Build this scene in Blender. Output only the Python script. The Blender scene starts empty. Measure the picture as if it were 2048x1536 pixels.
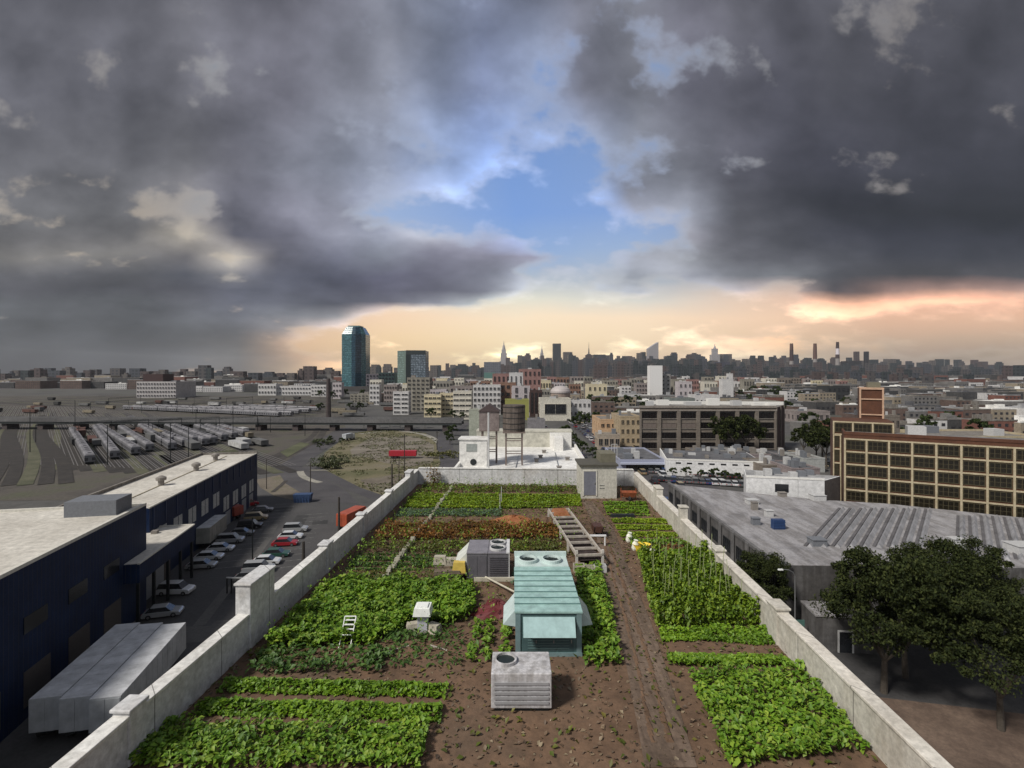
import bpy, math, random
import numpy as np
from mathutils import Vector, Matrix
R = random.Random(7)
NR = np.random.RandomState(11)
sc = bpy.context.scene
COL = sc.collection
rad = math.radians
# ---------------------------------------------------------------- camera maths
H, F, CX, HY = 33.0, 1000.0, 1024.0, 746.0      # eye height, focal length and horizon (in 2048 px units)
ROOF = 22.4                                      # height of the farm roof
def G(px, py, z=0.0):                            # where the ray through (px, py) meets the level z
    Y = F*(H-z)/(py-HY)
    return ((px-CX)/F*Y, Y)
def ZAT(py, Y):                                  # height seen at image row py at distance Y
    return H-(py-HY)/F*Y
def XAT(px, Y): return (px-CX)/F*Y

def lin(c):
    c = c/255.0
    return c/12.92 if c <= .04045 else ((c+.055)/1.055)**2.4
def rgb(r, g, b): return (lin(r), lin(g), lin(b), 1)

# ---------------------------------------------------------------- materials
MATS = {}
def _new(name):
    m = bpy.data.materials.new(name); m.use_nodes = True
    nt = m.node_tree; b = nt.nodes['Principled BSDF']
    return m, nt, b
def nd(nt, t, **kw):
    n = nt.nodes.new(t)
    for k, v in kw.items(): setattr(n, k, v)
    return n
def ramp(nt, fac, stops):
    r = nd(nt, 'ShaderNodeValToRGB')
    e = r.color_ramp.elements
    e[0].position, e[0].color = stops[0][0], stops[0][1]
    e[1].position, e[1].color = stops[-1][0], stops[-1][1]
    for p, c in stops[1:-1]:
        q = e.new(p); q.color = c
    nt.links.new(fac, r.inputs[0])
    return r.outputs[0]
def math_n(nt, op, a, b=None, c=None, clamp=False):
    n = nd(nt, 'ShaderNodeMath', operation=op); n.use_clamp = clamp
    for i, v in enumerate((a, b, c)):
        if v is None: continue
        if isinstance(v, (int, float)): n.inputs[i].default_value = v
        else: nt.links.new(v, n.inputs[i])
    return n.outputs[0]
def noise(nt, vec, scale, detail=4, rough=.55, stretch=None):
    if stretch:
        mp = nd(nt, 'ShaderNodeMapping'); mp.inputs['Scale'].default_value = stretch
        nt.links.new(vec, mp.inputs[0]); vec = mp.outputs[0]
    n = nd(nt, 'ShaderNodeTexNoise'); n.inputs['Scale'].default_value = scale
    n.inputs['Detail'].default_value = detail; n.inputs['Roughness'].default_value = rough
    nt.links.new(vec, n.inputs['Vector'])
    return n.outputs[0]
def mixc(nt, fac, a, b, mode='MIX'):
    n = nd(nt, 'ShaderNodeMix', data_type='RGBA', blend_type=mode)
    for i, v in ((0, fac), (6, a), (7, b)):
        if isinstance(v, (int, float)): n.inputs[i].default_value = v
        elif isinstance(v, tuple): n.inputs[i].default_value = v
        else: nt.links.new(v, n.inputs[i])
    return n.outputs[2]
def bump(nt, b, h, strength, dist):
    n = nd(nt, 'ShaderNodeBump'); n.inputs['Strength'].default_value = strength
    n.inputs['Distance'].default_value = dist
    nt.links.new(h, n.inputs['Height']); nt.links.new(n.outputs[0], b.inputs['Normal'])

def surf(name, c1, c2, scale=.5, rough=.8, fine=6.0, bmp=.3, metal=0.0, c3=None, streak=None):
    """rough outdoor surface: two or three tones in patches, with fine grain"""
    if name in MATS: return MATS[name]
    m, nt, b = _new(name)
    tc = nd(nt, 'ShaderNodeTexCoord').outputs['Object']
    n1 = noise(nt, tc, scale, 7, .62)
    st = [(.32, c1), (.68, c2)] if c3 is None else [(.3, c1), (.52, c2), (.72, c3)]
    col = ramp(nt, n1, st)
    n2 = noise(nt, tc, scale*fine, 5, .7)
    g = ramp(nt, n2, [(.25, (.62, .62, .62, 1)), (.75, (1.25, 1.25, 1.25, 1))])
    col = mixc(nt, 1.0, col, g, 'MULTIPLY')
    if streak:
        n3 = noise(nt, tc, 1.0, 4, .6, streak)
        s = ramp(nt, n3, [(.42, (.55, .53, .5, 1)), (.58, (1, 1, 1, 1))])
        col = mixc(nt, .7, col, s, 'MULTIPLY')
    nt.links.new(col, b.inputs['Base Color'])
    b.inputs['Roughness'].default_value = rough; b.inputs['Metallic'].default_value = metal
    if bmp: bump(nt, b, n2, bmp, .04)
    MATS[name] = m
    return m
def jointed(name, c1, c2, gap=1.55, wdt=.03, rough=.75, stain=.5):
    """painted masonry in lengths: fine joints, weather stains running down from them, rust and dirt"""
    if name in MATS: return MATS[name]
    m = surf(name, c1, c2, .45, rough, 11, .25); nt = m.node_tree; b = nt.nodes['Principled BSDF']
    src = b.inputs['Base Color'].links[0].from_socket
    tc = nd(nt, 'ShaderNodeTexCoord').outputs['Object']; sx = nd(nt, 'ShaderNodeSeparateXYZ'); nt.links.new(tc, sx.inputs[0])
    f = math_n(nt, 'FRACT', math_n(nt, 'DIVIDE', math_n(nt, 'ADD', sx.outputs[0], sx.outputs[1]), gap))
    j = math_n(nt, 'LESS_THAN', f, wdt)
    col = mixc(nt, math_n(nt, 'MULTIPLY', j, .75), src, (.06,.055,.05,1))
    n = noise(nt, tc, 1.0, 6, .7, (1.1,1.1,.22)); s = ramp(nt, n, [(.46, (1,1,1,1)), (.66, (.52,.47,.40,1))])
    col = mixc(nt, stain, col, s, 'MULTIPLY')
    n = noise(nt, tc, .35, 5, .6); s = ramp(nt, n, [(.60, (1,1,1,1)), (.72, (.72,.60,.46,1))])
    col = mixc(nt, stain, col, s, 'MULTIPLY')
    nt.links.new(col, b.inputs['Base Color']); return m
def plain(name, c, rough=.5, metal=0.0, var=.12, scale=3.0, spec=.5):
    if name in MATS: return MATS[name]
    m, nt, b = _new(name)
    tc = nd(nt, 'ShaderNodeTexCoord').outputs['Object']
    n = noise(nt, tc, scale, 5, .65)
    lo = tuple(x*(1-var*1.6) for x in c[:3])+(1,); hi = tuple(min(1, x*(1+var)) for x in c[:3])+(1,)
    nt.links.new(ramp(nt, n, [(.3, lo), (.7, hi)]), b.inputs['Base Color'])
    b.inputs['Roughness'].default_value = rough; b.inputs['Metallic'].default_value = metal
    b.inputs['Specular IOR Level'].default_value = spec
    MATS[name] = m
    return m
def facade(name, wall, win, su=3.0, sv=3.3, wu=.55, wv=.5, rough=.75, wrough=.15):
    """wall with punched window openings, in object space, for buildings too far off to model each opening"""
    if name in MATS: return MATS[name]
    m, nt, b = _new(name)
    tc = nd(nt, 'ShaderNodeTexCoord').outputs['Object']
    sx = nd(nt, 'ShaderNodeSeparateXYZ'); nt.links.new(tc, sx.inputs[0])
    u = math_n(nt, 'ADD', sx.outputs[0], sx.outputs[1])
    fu = math_n(nt, 'FRACT', math_n(nt, 'DIVIDE', u, su))
    fv = math_n(nt, 'FRACT', math_n(nt, 'DIVIDE', sx.outputs[2], sv))
    a = math_n(nt, 'LESS_THAN', math_n(nt, 'ABSOLUTE', math_n(nt, 'SUBTRACT', fu, .5)), wu/2)
    c = math_n(nt, 'LESS_THAN', math_n(nt, 'ABSOLUTE', math_n(nt, 'SUBTRACT', fv, .5)), wv/2)
    mask = math_n(nt, 'MULTIPLY', a, c)
    n1 = noise(nt, tc, .12, 5, .6)
    w = ramp(nt, n1, [(.3, tuple(x*.72 for x in wall[:3])+(1,)), (.7, wall)])
    g1 = noise(nt, tc, .35, 1, .5)
    wn = ramp(nt, g1, [(.4, win), (.62, tuple(min(1, x*2.2+.01) for x in win[:3])+(1,))])
    nt.links.new(mixc(nt, mask, w, wn), b.inputs['Base Color'])
    nt.links.new(math_n(nt, 'MULTIPLY_ADD', mask, wrough-rough, rough), b.inputs['Roughness'])
    MATS[name] = m
    return m
def leafm(name, cols, trans=.25):
    if name in MATS: return MATS[name]
    m, nt, b = _new(name)
    ge = nd(nt, 'ShaderNodeNewGeometry')
    k = len(cols)
    st = [(i/(k-1), c) for i, c in enumerate(cols)]
    c1 = ramp(nt, ge.outputs['Random Per Island'], st)
    tc = nd(nt, 'ShaderNodeTexCoord').outputs['Object']
    n = noise(nt, tc, .6, 3, .5)
    g = ramp(nt, n, [(.3, (.7, .75, .7, 1)), (.7, (1.25, 1.2, 1.1, 1))])
    c2 = mixc(nt, 1.0, c1, g, 'MULTIPLY')
    nt.links.new(c2, b.inputs['Base Color'])
    b.inputs['Roughness'].default_value = .55
    tr = nd(nt, 'ShaderNodeBsdfTranslucent'); nt.links.new(c2, tr.inputs[0])
    mx = nd(nt, 'ShaderNodeMixShader'); mx.inputs[0].default_value = trans
    nt.links.new(b.outputs[0], mx.inputs[1]); nt.links.new(tr.outputs[0], mx.inputs[2])
    nt.links.new(mx.outputs[0], nt.nodes['Material Output'].inputs[0])
    MATS[name] = m
    return m

# ---------------------------------------------------------------- mesh helper
class MB:
    def __init__(s): s.v, s.f, s.m = [], [], []
    def add(s, vs, fs, mi=0):
        k = len(s.v); s.v += [tuple(v) for v in vs]
        s.f += [tuple(k+i for i in f) for f in fs]; s.m += [mi]*len(fs)
        return s
    def box(s, x0, x1, y0, y1, z0, z1, mi=0, M=None, top=None):
        t = top or 0
        vs = [(x0,y0,z0),(x1,y0,z0),(x1,y1,z0),(x0,y1,z0),(x0+t,y0+t,z1),(x1-t,y0+t,z1),(x1-t,y1-t,z1),(x0+t,y1-t,z1)]
        if M: vs = [M @ Vector(v) for v in vs]
        return s.add(vs, [(0,3,2,1),(4,5,6,7),(0,1,5,4),(1,2,6,5),(2,3,7,6),(3,0,4,7)], mi)
    def prism(s, pts, z0, z1, mi=0, cap=True, capmi=None):
        n = len(pts)
        a = sum(pts[i][0]*pts[(i+1)%n][1]-pts[(i+1)%n][0]*pts[i][1] for i in range(n))
        if a < 0: pts = pts[::-1]
        vs = [(p[0],p[1],z0) for p in pts]+[(p[0],p[1],z1) for p in pts]
        s.add(vs, [(i,(i+1)%n,n+(i+1)%n,n+i) for i in range(n)], mi)
        if cap:
            k = len(s.v)-2*n
            s.f.append(tuple(k+n+i for i in range(n))); s.m.append(mi if capmi is None else capmi)
            s.f.append(tuple(k+i for i in reversed(range(n)))); s.m.append(mi)
        return s
    def tube(s, p, q, r, n=8, mi=0, r2=None):
        p, q = Vector(p), Vector(q); d = (q-p).normalized()
        a = d.orthogonal().normalized(); b = d.cross(a); r2 = r if r2 is None else r2
        vs = [p+(a*math.cos(t)+b*math.sin(t))*r for t in [2*math.pi*i/n for i in range(n)]]
        vs += [q+(a*math.cos(t)+b*math.sin(t))*r2 for t in [2*math.pi*i/n for i in range(n)]]
        fs = [(i,(i+1)%n,n+(i+1)%n,n+i) for i in range(n)]+[tuple(reversed(range(n))), tuple(range(n,2*n))]
        return s.add(vs, fs, mi)
    def lathe(s, prof, n=16, c=(0,0,0), mi=0, cap=True):
        vs = [(c[0]+r*math.cos(2*math.pi*i/n), c[1]+r*math.sin(2*math.pi*i/n), c[2]+z) for r, z in prof for i in range(n)]
        fs = [(j*n+i, j*n+(i+1)%n, (j+1)*n+(i+1)%n, (j+1)*n+i) for j in range(len(prof)-1) for i in range(n)]
        if cap: fs.append(tuple(range((len(prof)-1)*n, len(prof)*n)))
        return s.add(vs, fs, mi)
    def poly(s, pts, mi=0):
        return s.add(pts, [tuple(range(len(pts)))], mi)
    def build(s, name, mats, parent=None, loc=None, bevel=0, smooth=False):
        me = bpy.data.meshes.new(name); me.from_pydata(s.v, [], s.f)
        if not isinstance(mats, (list, tuple)): mats = [mats]
        for m in mats: me.materials.append(m)
        if len(mats) > 1: me.polygons.foreach_set('material_index', s.m)
        if smooth: me.polygons.foreach_set('use_smooth', [True]*len(s.f))
        me.update()
        o = bpy.data.objects.new(name, me); COL.objects.link(o)
        if parent: o.parent = parent
        if loc: o.location = loc
        if bevel:
            b = o.modifiers.new('Bevel', 'BEVEL'); b.width = bevel; b.segments = 2; b.limit_method = 'ANGLE'
        return o
def tag(o, label, cat, group=None):
    o['label'] = label; o['category'] = cat
    if group: o['group'] = group
    return o
def thing(name, label, cat, loc=(0,0,0), rz=0.0, group=None):
    o = bpy.data.objects.new(name, None); COL.objects.link(o); o.empty_display_size = .5
    o.location = loc if len(loc) == 3 else (loc[0], loc[1], 0); o.rotation_euler = (0,0,rz)
    return tag(o, label, cat, group)
def struct(name, mb, m):
    o = mb.build(name, m); o['kind'] = 'structure'; return o
def stuff(o, label=None, cat=None):
    o['kind'] = 'stuff'
    if label: tag(o, label, cat)
    return o
def dup(root, loc, rz=None, label=None, group=None, scale=None, mats=None):
    r = root.copy(); COL.objects.link(r)
    r.location = loc if len(loc) == 3 else (loc[0], loc[1], 0)
    if rz is not None: r.rotation_euler = (0,0,rz)
    if scale: r.scale = (scale,)*3 if isinstance(scale, (int,float)) else scale
    if label: r['label'] = label
    if group: r['group'] = group
    for ch in list(root.children):
        c = ch.copy(); COL.objects.link(c); c.parent = r
        if mats and ch.name.split('.')[0] in mats:
            c.material_slots[0].link = 'OBJECT'; c.material_slots[0].material = mats[ch.name.split('.')[0]]
        for g in ch.children:
            d = g.copy(); COL.objects.link(d); d.parent = c
    return r
def local(pts, o):
    """world ground points -> the frame of thing o"""
    c, s = math.cos(-o.rotation_euler[2]), math.sin(-o.rotation_euler[2])
    out = []
    for x, y in pts:
        dx, dy = x-o.location[0], y-o.location[1]
        out.append((dx*c-dy*s, dx*s+dy*c))
    return out

# ---------------------------------------------------------------- world
w = bpy.data.worlds.new('World'); sc.world = w; w.use_nodes = True
nt = w.node_tree; bg = nt.nodes['Background']
SUN = Vector((-.55, -.42, .72)).normalized()
sky = nd(nt, 'ShaderNodeTexSky', sky_type='NISHITA'); sky.sun_disc = False
sky.sun_elevation = math.asin(SUN.z); sky.sun_rotation = math.atan2(SUN.x, SUN.y)
sky.air_density = 1.0; sky.dust_density = 1.5
skc = mixc(nt, 1.0, sky.outputs[0], (.10, .10, .10, 1), 'MULTIPLY')
dirv = nd(nt, 'ShaderNodeTexCoord').outputs['Generated']
sx = nd(nt, 'ShaderNodeSeparateXYZ'); nt.links.new(dirv, sx.inputs[0])
X_, Y_, Z_ = sx.outputs
hl = math_n(nt, 'MAXIMUM', math_n(nt, 'SQRT', math_n(nt, 'ADD', math_n(nt, 'MULTIPLY', X_, X_), math_n(nt, 'MULTIPLY', Y_, Y_))), .02)
ca = math_n(nt, 'MAXIMUM', math_n(nt, 'DIVIDE', Y_, hl), .35)
den = math_n(nt, 'MULTIPLY', hl, ca)
ug = math_n(nt, 'DIVIDE', X_, den)
vg = math_n(nt, 'DIVIDE', Z_, den)
cmb = nd(nt, 'ShaderNodeCombineXYZ'); nt.links.new(ug, cmb.inputs[0]); nt.links.new(math_n(nt,'MULTIPLY',math_n(nt,'LOGARITHM',math_n(nt,'MAXIMUM',math_n(nt,'MULTIPLY_ADD',vg,4.0,1.0),.05),2.718),.85), cmb.inputs[1])
def wn(scale, detail, off, rough=.6):
    mp = nd(nt, 'ShaderNodeMapping'); mp.inputs['Location'].default_value = off
    mp.inputs['Rotation'].default_value = (0, 0, rad(22))
    nt.links.new(cmb.outputs[0], mp.inputs[0])
    return math_n(nt, 'SUBTRACT', noise(nt, mp.outputs[0], scale, detail, rough), .5)
amp = math_n(nt, 'MINIMUM', math_n(nt, 'MULTIPLY_ADD', vg, .9, .10, clamp=True), .36)          # cloud edges grow ragged with height
wu1 = math_n(nt, 'MULTIPLY', wn(5.0, 6, (3,1,0), .5), .12)
wv1 = math_n(nt, 'MULTIPLY', wn(5.0, 6, (9,4,2), .5), .09)
u2 = math_n(nt, 'ADD', ug, math_n(nt, 'MULTIPLY', wu1, math_n(nt,'ADD',amp,.35)))
v2 = math_n(nt, 'ADD', vg, math_n(nt, 'MULTIPLY', wv1, math_n(nt,'ADD',amp,.15)))
PXC = [272,372,472,572,672,772,872,972,1072,1172,1272,1372,1472,1572,1672,1776]
ROWS = [
(746,'48,48,50 55,55,55 75,70,65 130,112,90 190,155,115 225,185,130 240,205,145 245,215,160 245,220,170 240,210,165 235,205,160 215,190,150 170,160,135 140,130,110 120,108,92 95,85,75'),
(715,'52,54,58 62,63,66 82,80,78 150,125,102 208,168,128 238,198,148 248,218,160 250,224,172 250,226,184 250,218,172 250,216,172 235,205,165 190,172,142 165,148,122 140,122,100 112,98,82'),
(685,'58,60,64 72,73,76 92,90,90 160,135,115 208,175,145 238,205,162 248,222,168 252,230,180 252,230,192 250,222,180 252,220,180 240,205,170 215,180,148 205,168,132 185,150,118 140,118,95'),
(655,'64,66,70 78,80,84 92,93,98 115,110,110 175,158,150 238,205,175 245,220,178 250,228,185 252,230,195 252,228,190 252,222,185 245,208,175 235,190,160 215,175,140 205,165,130 160,130,105'),
(630,'70,72,76 82,84,90 88,90,98 98,100,106 128,128,132 200,178,165 215,200,180 235,218,188 245,225,195 245,222,192 250,220,185 245,212,180 240,198,168 238,190,155 232,178,145 205,155,125'),
(605,'74,76,80 84,85,92 72,74,84 80,82,92 82,84,96 88,88,100 112,114,122 160,165,165 205,198,185 190,190,182 200,190,175 180,170,162 190,168,152 225,180,152 215,165,135 215,160,130'),
(580,'74,74,80 76,76,84 68,70,80 80,82,94 74,75,88 78,78,92 82,82,95 105,107,118 160,165,172 150,155,160 135,138,145 130,132,138 140,135,138 150,135,130 80,74,78 140,112,102'),
(550,'78,78,82 70,72,80 90,90,94 78,80,92 80,82,98 82,82,98 92,92,106 110,112,125 135,140,152 140,145,156 118,122,130 112,114,122 102,104,110 90,92,96 68,68,73 66,64,68'),
(510,'92,90,88 92,90,92 140,134,126 84,84,94 96,98,112 118,122,134 112,112,126 116,116,130 108,108,122 125,138,165 125,128,138 118,120,126 86,86,92 78,78,84 66,66,72 52,52,60'),
(470,'85,84,85 138,132,122 80,80,90 94,94,106 112,114,126 124,128,142 150,152,162 122,125,145 130,148,188 125,152,205 132,138,150 112,112,120 78,78,84 66,66,72 56,56,64 42,42,50'),
(430,'82,82,84 92,90,92 88,88,98 110,110,122 110,112,124 115,122,142 145,160,194 130,158,208 115,152,212 115,148,205 105,108,120 115,118,128 76,76,82 60,60,66 46,46,52 34,34,38'),
(330,'80,80,84 86,86,90 90,90,98 98,100,110 104,108,120 110,116,132 118,134,166 118,140,184 116,138,180 112,124,148 98,102,112 92,94,102 72,72,80 60,60,68 50,50,58 44,44,50'),
(180,'78,78,84 84,84,90 92,92,100 98,98,108 100,102,112 106,109,120 106,114,134 108,118,146 104,114,136 98,100,112 90,92,100 82,82,92 72,72,80 64,64,72 60,60,66 56,56,62'),
(-150,'84,84,90 88,88,94 92,92,100 98,98,106 100,100,110 104,106,116 102,106,118 100,104,116 98,100,112 94,96,106 88,90,98 84,84,92 80,80,86 76,76,82 74,74,80 72,72,78'),
]
un = nd(nt, 'ShaderNodeMapRange'); un.inputs[1].default_value = (172-CX)/F; un.inputs[2].default_value = (1876-CX)/F
nt.links.new(u2, un.inputs[0])
acc = None
for i, (py, txt) in enumerate(ROWS):
    gl_ = 1.07 if py > 620 else 1.04
    cols = [tuple(min(255, int(x)*gl_) for x in c.split(',')) for c in txt.split()]
    rp = ramp(nt, un.outputs[0], [((p-172)/1704.0, rgb(*c)) for p, c in zip(PXC, cols)])
    if acc is None: acc = rp
    else:
        mr = nd(nt, 'ShaderNodeMapRange')
        mr.inputs[1].default_value = (HY-ROWS[i-1][0])/F; mr.inputs[2].default_value = (HY-py)/F
        nt.links.new(v2, mr.inputs[0])
        acc = mixc(nt, mr.outputs[0], acc, rp)
# open sky behind the banks: glow low down, pale above it, blue where the banks part
def grid(rows, u, v):
    acc_ = None
    for i, (py, cols) in enumerate(rows):
        k = len(cols); rp = ramp(nt, u, [(((p-172)/1704.0), c) for p, c in zip([272+j*1504/(k-1) for j in range(k)], cols)])
        if acc_ is None: acc_ = rp; continue
        mr = nd(nt, 'ShaderNodeMapRange'); mr.inputs[1].default_value = (HY-rows[i-1][0])/F; mr.inputs[2].default_value = (HY-py)/F
        nt.links.new(v, mr.inputs[0]); acc_ = mixc(nt, mr.outputs[0], acc_, rp)
    return acc_
open_ = grid([(746, [rgb(120,105,92), rgb(205,165,125), rgb(236,200,148), rgb(242,212,164), rgb(240,204,158), rgb(190,165,135), rgb(130,115,98)]),
              (680, [rgb(130,118,108), rgb(220,180,146), rgb(245,212,166), rgb(250,226,184), rgb(248,222,186), rgb(234,200,164), rgb(195,165,138)]),
              (635, [rgb(140,136,132), rgb(205,178,162), rgb(245,212,178), rgb(250,228,196), rgb(250,224,192), rgb(242,206,174), rgb(228,182,150)]),
              (600, [rgb(165,160,155), rgb(185,178,172), rgb(235,215,195), rgb(225,222,205), rgb(215,212,202), rgb(225,195,172), rgb(240,182,150)]),
              (560, [rgb(170,162,150), rgb(180,175,168), rgb(185,188,196), rgb(172,184,198), rgb(170,180,192), rgb(165,160,160), rgb(190,160,145)]),
              (500, [rgb(185,170,150), rgb(190,178,160), rgb(170,180,200), rgb(140,168,210), rgb(150,172,205), rgb(150,155,165), rgb(130,128,132)]),
              (430, [rgb(160,150,138), rgb(150,155,165), rgb(150,172,208), rgb(120,155,212), rgb(128,158,208), rgb(140,150,165), rgb(110,110,116)]),
              (250, [rgb(120,122,128), rgb(130,140,155), rgb(130,152,190), rgb(112,145,200), rgb(122,148,190), rgb(125,135,150), rgb(100,102,110)])], un.outputs[0], v2)
CV = [(746,'8876321000001233456'),]
COV = [(746,'9876432222234566'),(715,'9876432111234556'),(685,'9986421111123444'),(655,'9997510000112333'),(630,'9999833111123334'),
       (605,'9999998423343444'),(580,'9999999734665596'),(550,'8978999844777889'),(510,'7857988763678989'),(470,'8589765422578989'),
       (430,'7597654321468999'),(330,'7787766433577878'),(180,'7778776656677777'),(-150,'8888888888888888')]
cvg = grid([(py, [(int(c)/9,)*3+(1,) for c in s]) for py, s in COV], un.outputs[0], v2)
cs = nd(nt, 'ShaderNodeSeparateColor'); nt.links.new(cvg, cs.inputs[0])
def diag(scale, detail, off, rough=.55, st=(1,1.15,1)):
    mp = nd(nt, 'ShaderNodeMapping'); mp.inputs['Location'].default_value = off
    mp.inputs['Rotation'].default_value = (0, 0, rad(20)); mp.inputs['Scale'].default_value = st
    nt.links.new(cmb.outputs[0], mp.inputs[0])
    n = nd(nt, 'ShaderNodeTexNoise'); n.inputs['Scale'].default_value = scale; n.inputs['Detail'].default_value = detail
    n.inputs['Roughness'].default_value = rough; n.inputs['Distortion'].default_value = .0
    nt.links.new(mp.outputs[0], n.inputs['Vector']); return math_n(nt, 'SUBTRACT', n.outputs[0], .5)
n_hi = diag(5.2, 11, (2.3,1.1,0), .545); n_lo = diag(2.4, 3, (7.7,4.1,2), .45)
n_up = diag(5.2, 10, (2.32,1.04,0), .50)                         # the same field a little higher: which side of a billow faces the light
dens = math_n(nt, 'ADD', cs.outputs[0], math_n(nt, 'ADD', math_n(nt, 'MULTIPLY', n_hi, 1.9), math_n(nt, 'MULTIPLY', n_lo, .8)))
mk = nd(nt, 'ShaderNodeMapRange', interpolation_type='SMOOTHSTEP'); mk.inputs[1].default_value = .30; mk.inputs[2].default_value = .66
nt.links.new(dens, mk.inputs[0]); mask = mk.outputs[0]
thick = nd(nt, 'ShaderNodeMapRange', interpolation_type='SMOOTHSTEP'); thick.inputs[1].default_value = .45; thick.inputs[2].default_value = 1.15
thick.inputs[3].default_value = 1.75; thick.inputs[4].default_value = .88
nt.links.new(dens, thick.inputs[0])
edge = math_n(nt, 'MULTIPLY_ADD', math_n(nt, 'SUBTRACT', n_hi, n_up), 2.0, 1.0)
edge = math_n(nt, 'MINIMUM', math_n(nt, 'MAXIMUM', edge, .72), 1.4)
sh = math_n(nt, 'MULTIPLY', thick.outputs[0], edge)
bc = nd(nt, 'ShaderNodeCombineColor'); [nt.links.new(sh, bc.inputs[i]) for i in range(3)]
cloud = mixc(nt, 1.0, acc, bc.outputs[0], 'MULTIPLY')
rim = math_n(nt, 'MULTIPLY', math_n(nt, 'MULTIPLY', mask, math_n(nt, 'SUBTRACT', 1.0, mask)), 1.1)
acc = mixc(nt, mask, open_, cloud)
acc = mixc(nt, rim, acc, mixc(nt, .5, open_, (.75,.66,.55,1)))
# overhead and behind the viewer the overcast is brighter
up = nd(nt, 'ShaderNodeMapRange'); up.inputs[1].default_value = .75; up.inputs[2].default_value = .98
nt.links.new(Z_, up.inputs[0])
bk = nd(nt, 'ShaderNodeMapRange'); bk.inputs[1].default_value = .05; bk.inputs[2].default_value = -.5
nt.links.new(Y_, bk.inputs[0])
acc = mixc(nt, math_n(nt, 'MULTIPLY', math_n(nt, 'MAXIMUM', up.outputs[0], bk.outputs[0]), .85), acc, (.32,.34,.38,1))
acc = mixc(nt, .97, skc, acc)
nt.links.new(acc, bg.inputs[0]); bg.inputs[1].default_value = 1.0

sd = bpy.data.lights.new('sun', 'SUN'); sd.energy = 3.5; sd.angle = rad(9); sd.color = (1, .95, .87)
so = bpy.data.objects.new('sun', sd); COL.objects.link(so)
so.rotation_euler = (-SUN).to_track_quat('-Z', 'Y').to_euler()

cd = bpy.data.cameras.new('camera'); cam = bpy.data.objects.new('camera', cd); COL.objects.link(cam)
cam.location = (0, 0, H); cam.rotation_euler = (rad(90), 0, 0)
cd.sensor_width = 36; cd.lens = 36*F/2048; cd.shift_y = -(768-HY)/2048; cd.clip_start = .5; cd.clip_end = 40000
sc.camera = cam
vs = sc.view_settings; vs.view_transform = 'Standard'; vs.look = 'None'; vs.exposure = .15; vs.gamma = 1
sc.cycles.max_bounces = 5; sc.cycles.diffuse_bounces = 3; sc.cycles.glossy_bounces = 2; sc.cycles.transmission_bounces = 3
sc.cycles.volume_bounces = 0
try:
    sc.cycles.use_denoising = True
except Exception: pass

w.cycles.sampling_method = 'MANUAL'; w.cycles.sample_map_resolution = 512

# ---------------------------------------------------------------- palette
ASPH = surf('asphalt', (.040,.039,.040,1), (.075,.072,.072,1), .06, .85, 40, .2)
ROADM = surf('road', (.045,.042,.046,1), (.08,.075,.078,1), .09, .85, 30, .2)
DIRT = surf('dirt', (.085,.070,.052,1), (.16,.135,.105,1), .08, .95, 20, .3, c3=(.10,.10,.045,1))
GRASSM = surf('grass', (.075,.08,.03,1), (.15,.13,.075,1), .05, .95, 25, .3, c3=(.19,.165,.125,1))
BALLAST = surf('ballast', (.030,.027,.025,1), (.080,.070,.060,1), .05, .95, 22, .3, c3=(.070,.075,.042,1))
CITY = surf('city_ground', (.035,.034,.034,1), (.085,.082,.078,1), .012, .9, 30, .1, c3=(.045,.055,.03,1))
WHITEP = jointed('white_paint', (.54,.54,.545,1), (.66,.66,.66,1), 3.1, .012, .75, .35)
WARMP = jointed('cream_paint', (.48,.455,.40,1), (.62,.59,.53,1), 3.1, .012, .75, .4)
WROOF = surf('white_roof', (.62,.61,.585,1), (.84,.83,.80,1), .12, .6, 12, .1)
CREAMROOF = surf('cream_roof', (.45,.42,.37,1), (.66,.63,.57,1), .1, .7, 15, .15)
BRICK = surf('dark_brick', (.050,.040,.040,1), (.085,.066,.064,1), .3, .85, 15, .2)
CONC = surf('concrete', (.16,.145,.13,1), (.27,.25,.225,1), .2, .85, 14, .2, streak=(.8,.8,.08))
DKMET = plain('dark_metal', (.03,.035,.037,1), .45, .6)
GALV = plain('galvanised', (.38,.39,.40,1), .4, .7)
WOODM = surf('weathered_timber', (.10,.075,.055,1), (.24,.19,.14,1), 1.5, .8, 8, .2)
GLASS = plain('dark_glass', (.018,.020,.024,1), .22, 0, .3, .5, .7)
TYRE = plain('tyre', (.02,.02,.02,1), .8)
RIM = plain('rim', (.35,.35,.36,1), .3, .8)
NAVY = jointed('navy_cladding', (.005,.014,.048,1), (.009,.024,.075,1), .6, .07, .6, .25); NAVY.node_tree.nodes['Principled BSDF'].inputs['Specular IOR Level'].default_value = .2
SOIL = surf('soil', (.070,.040,.022,1), (.150,.090,.055,1), .35, .95, 9, .8, c3=(.10,.068,.045,1))
TEAL = surf('teal_paint', (.30,.465,.435,1), (.345,.52,.485,1), .5, .45, 5, .02)
TEALD = plain('dark_teal', (.085,.155,.155,1), .45)
GREYU = plain('grey_unit', (.14,.135,.15,1), .5)
LGREY = plain('light_grey', (.48,.48,.48,1), .5)

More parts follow.
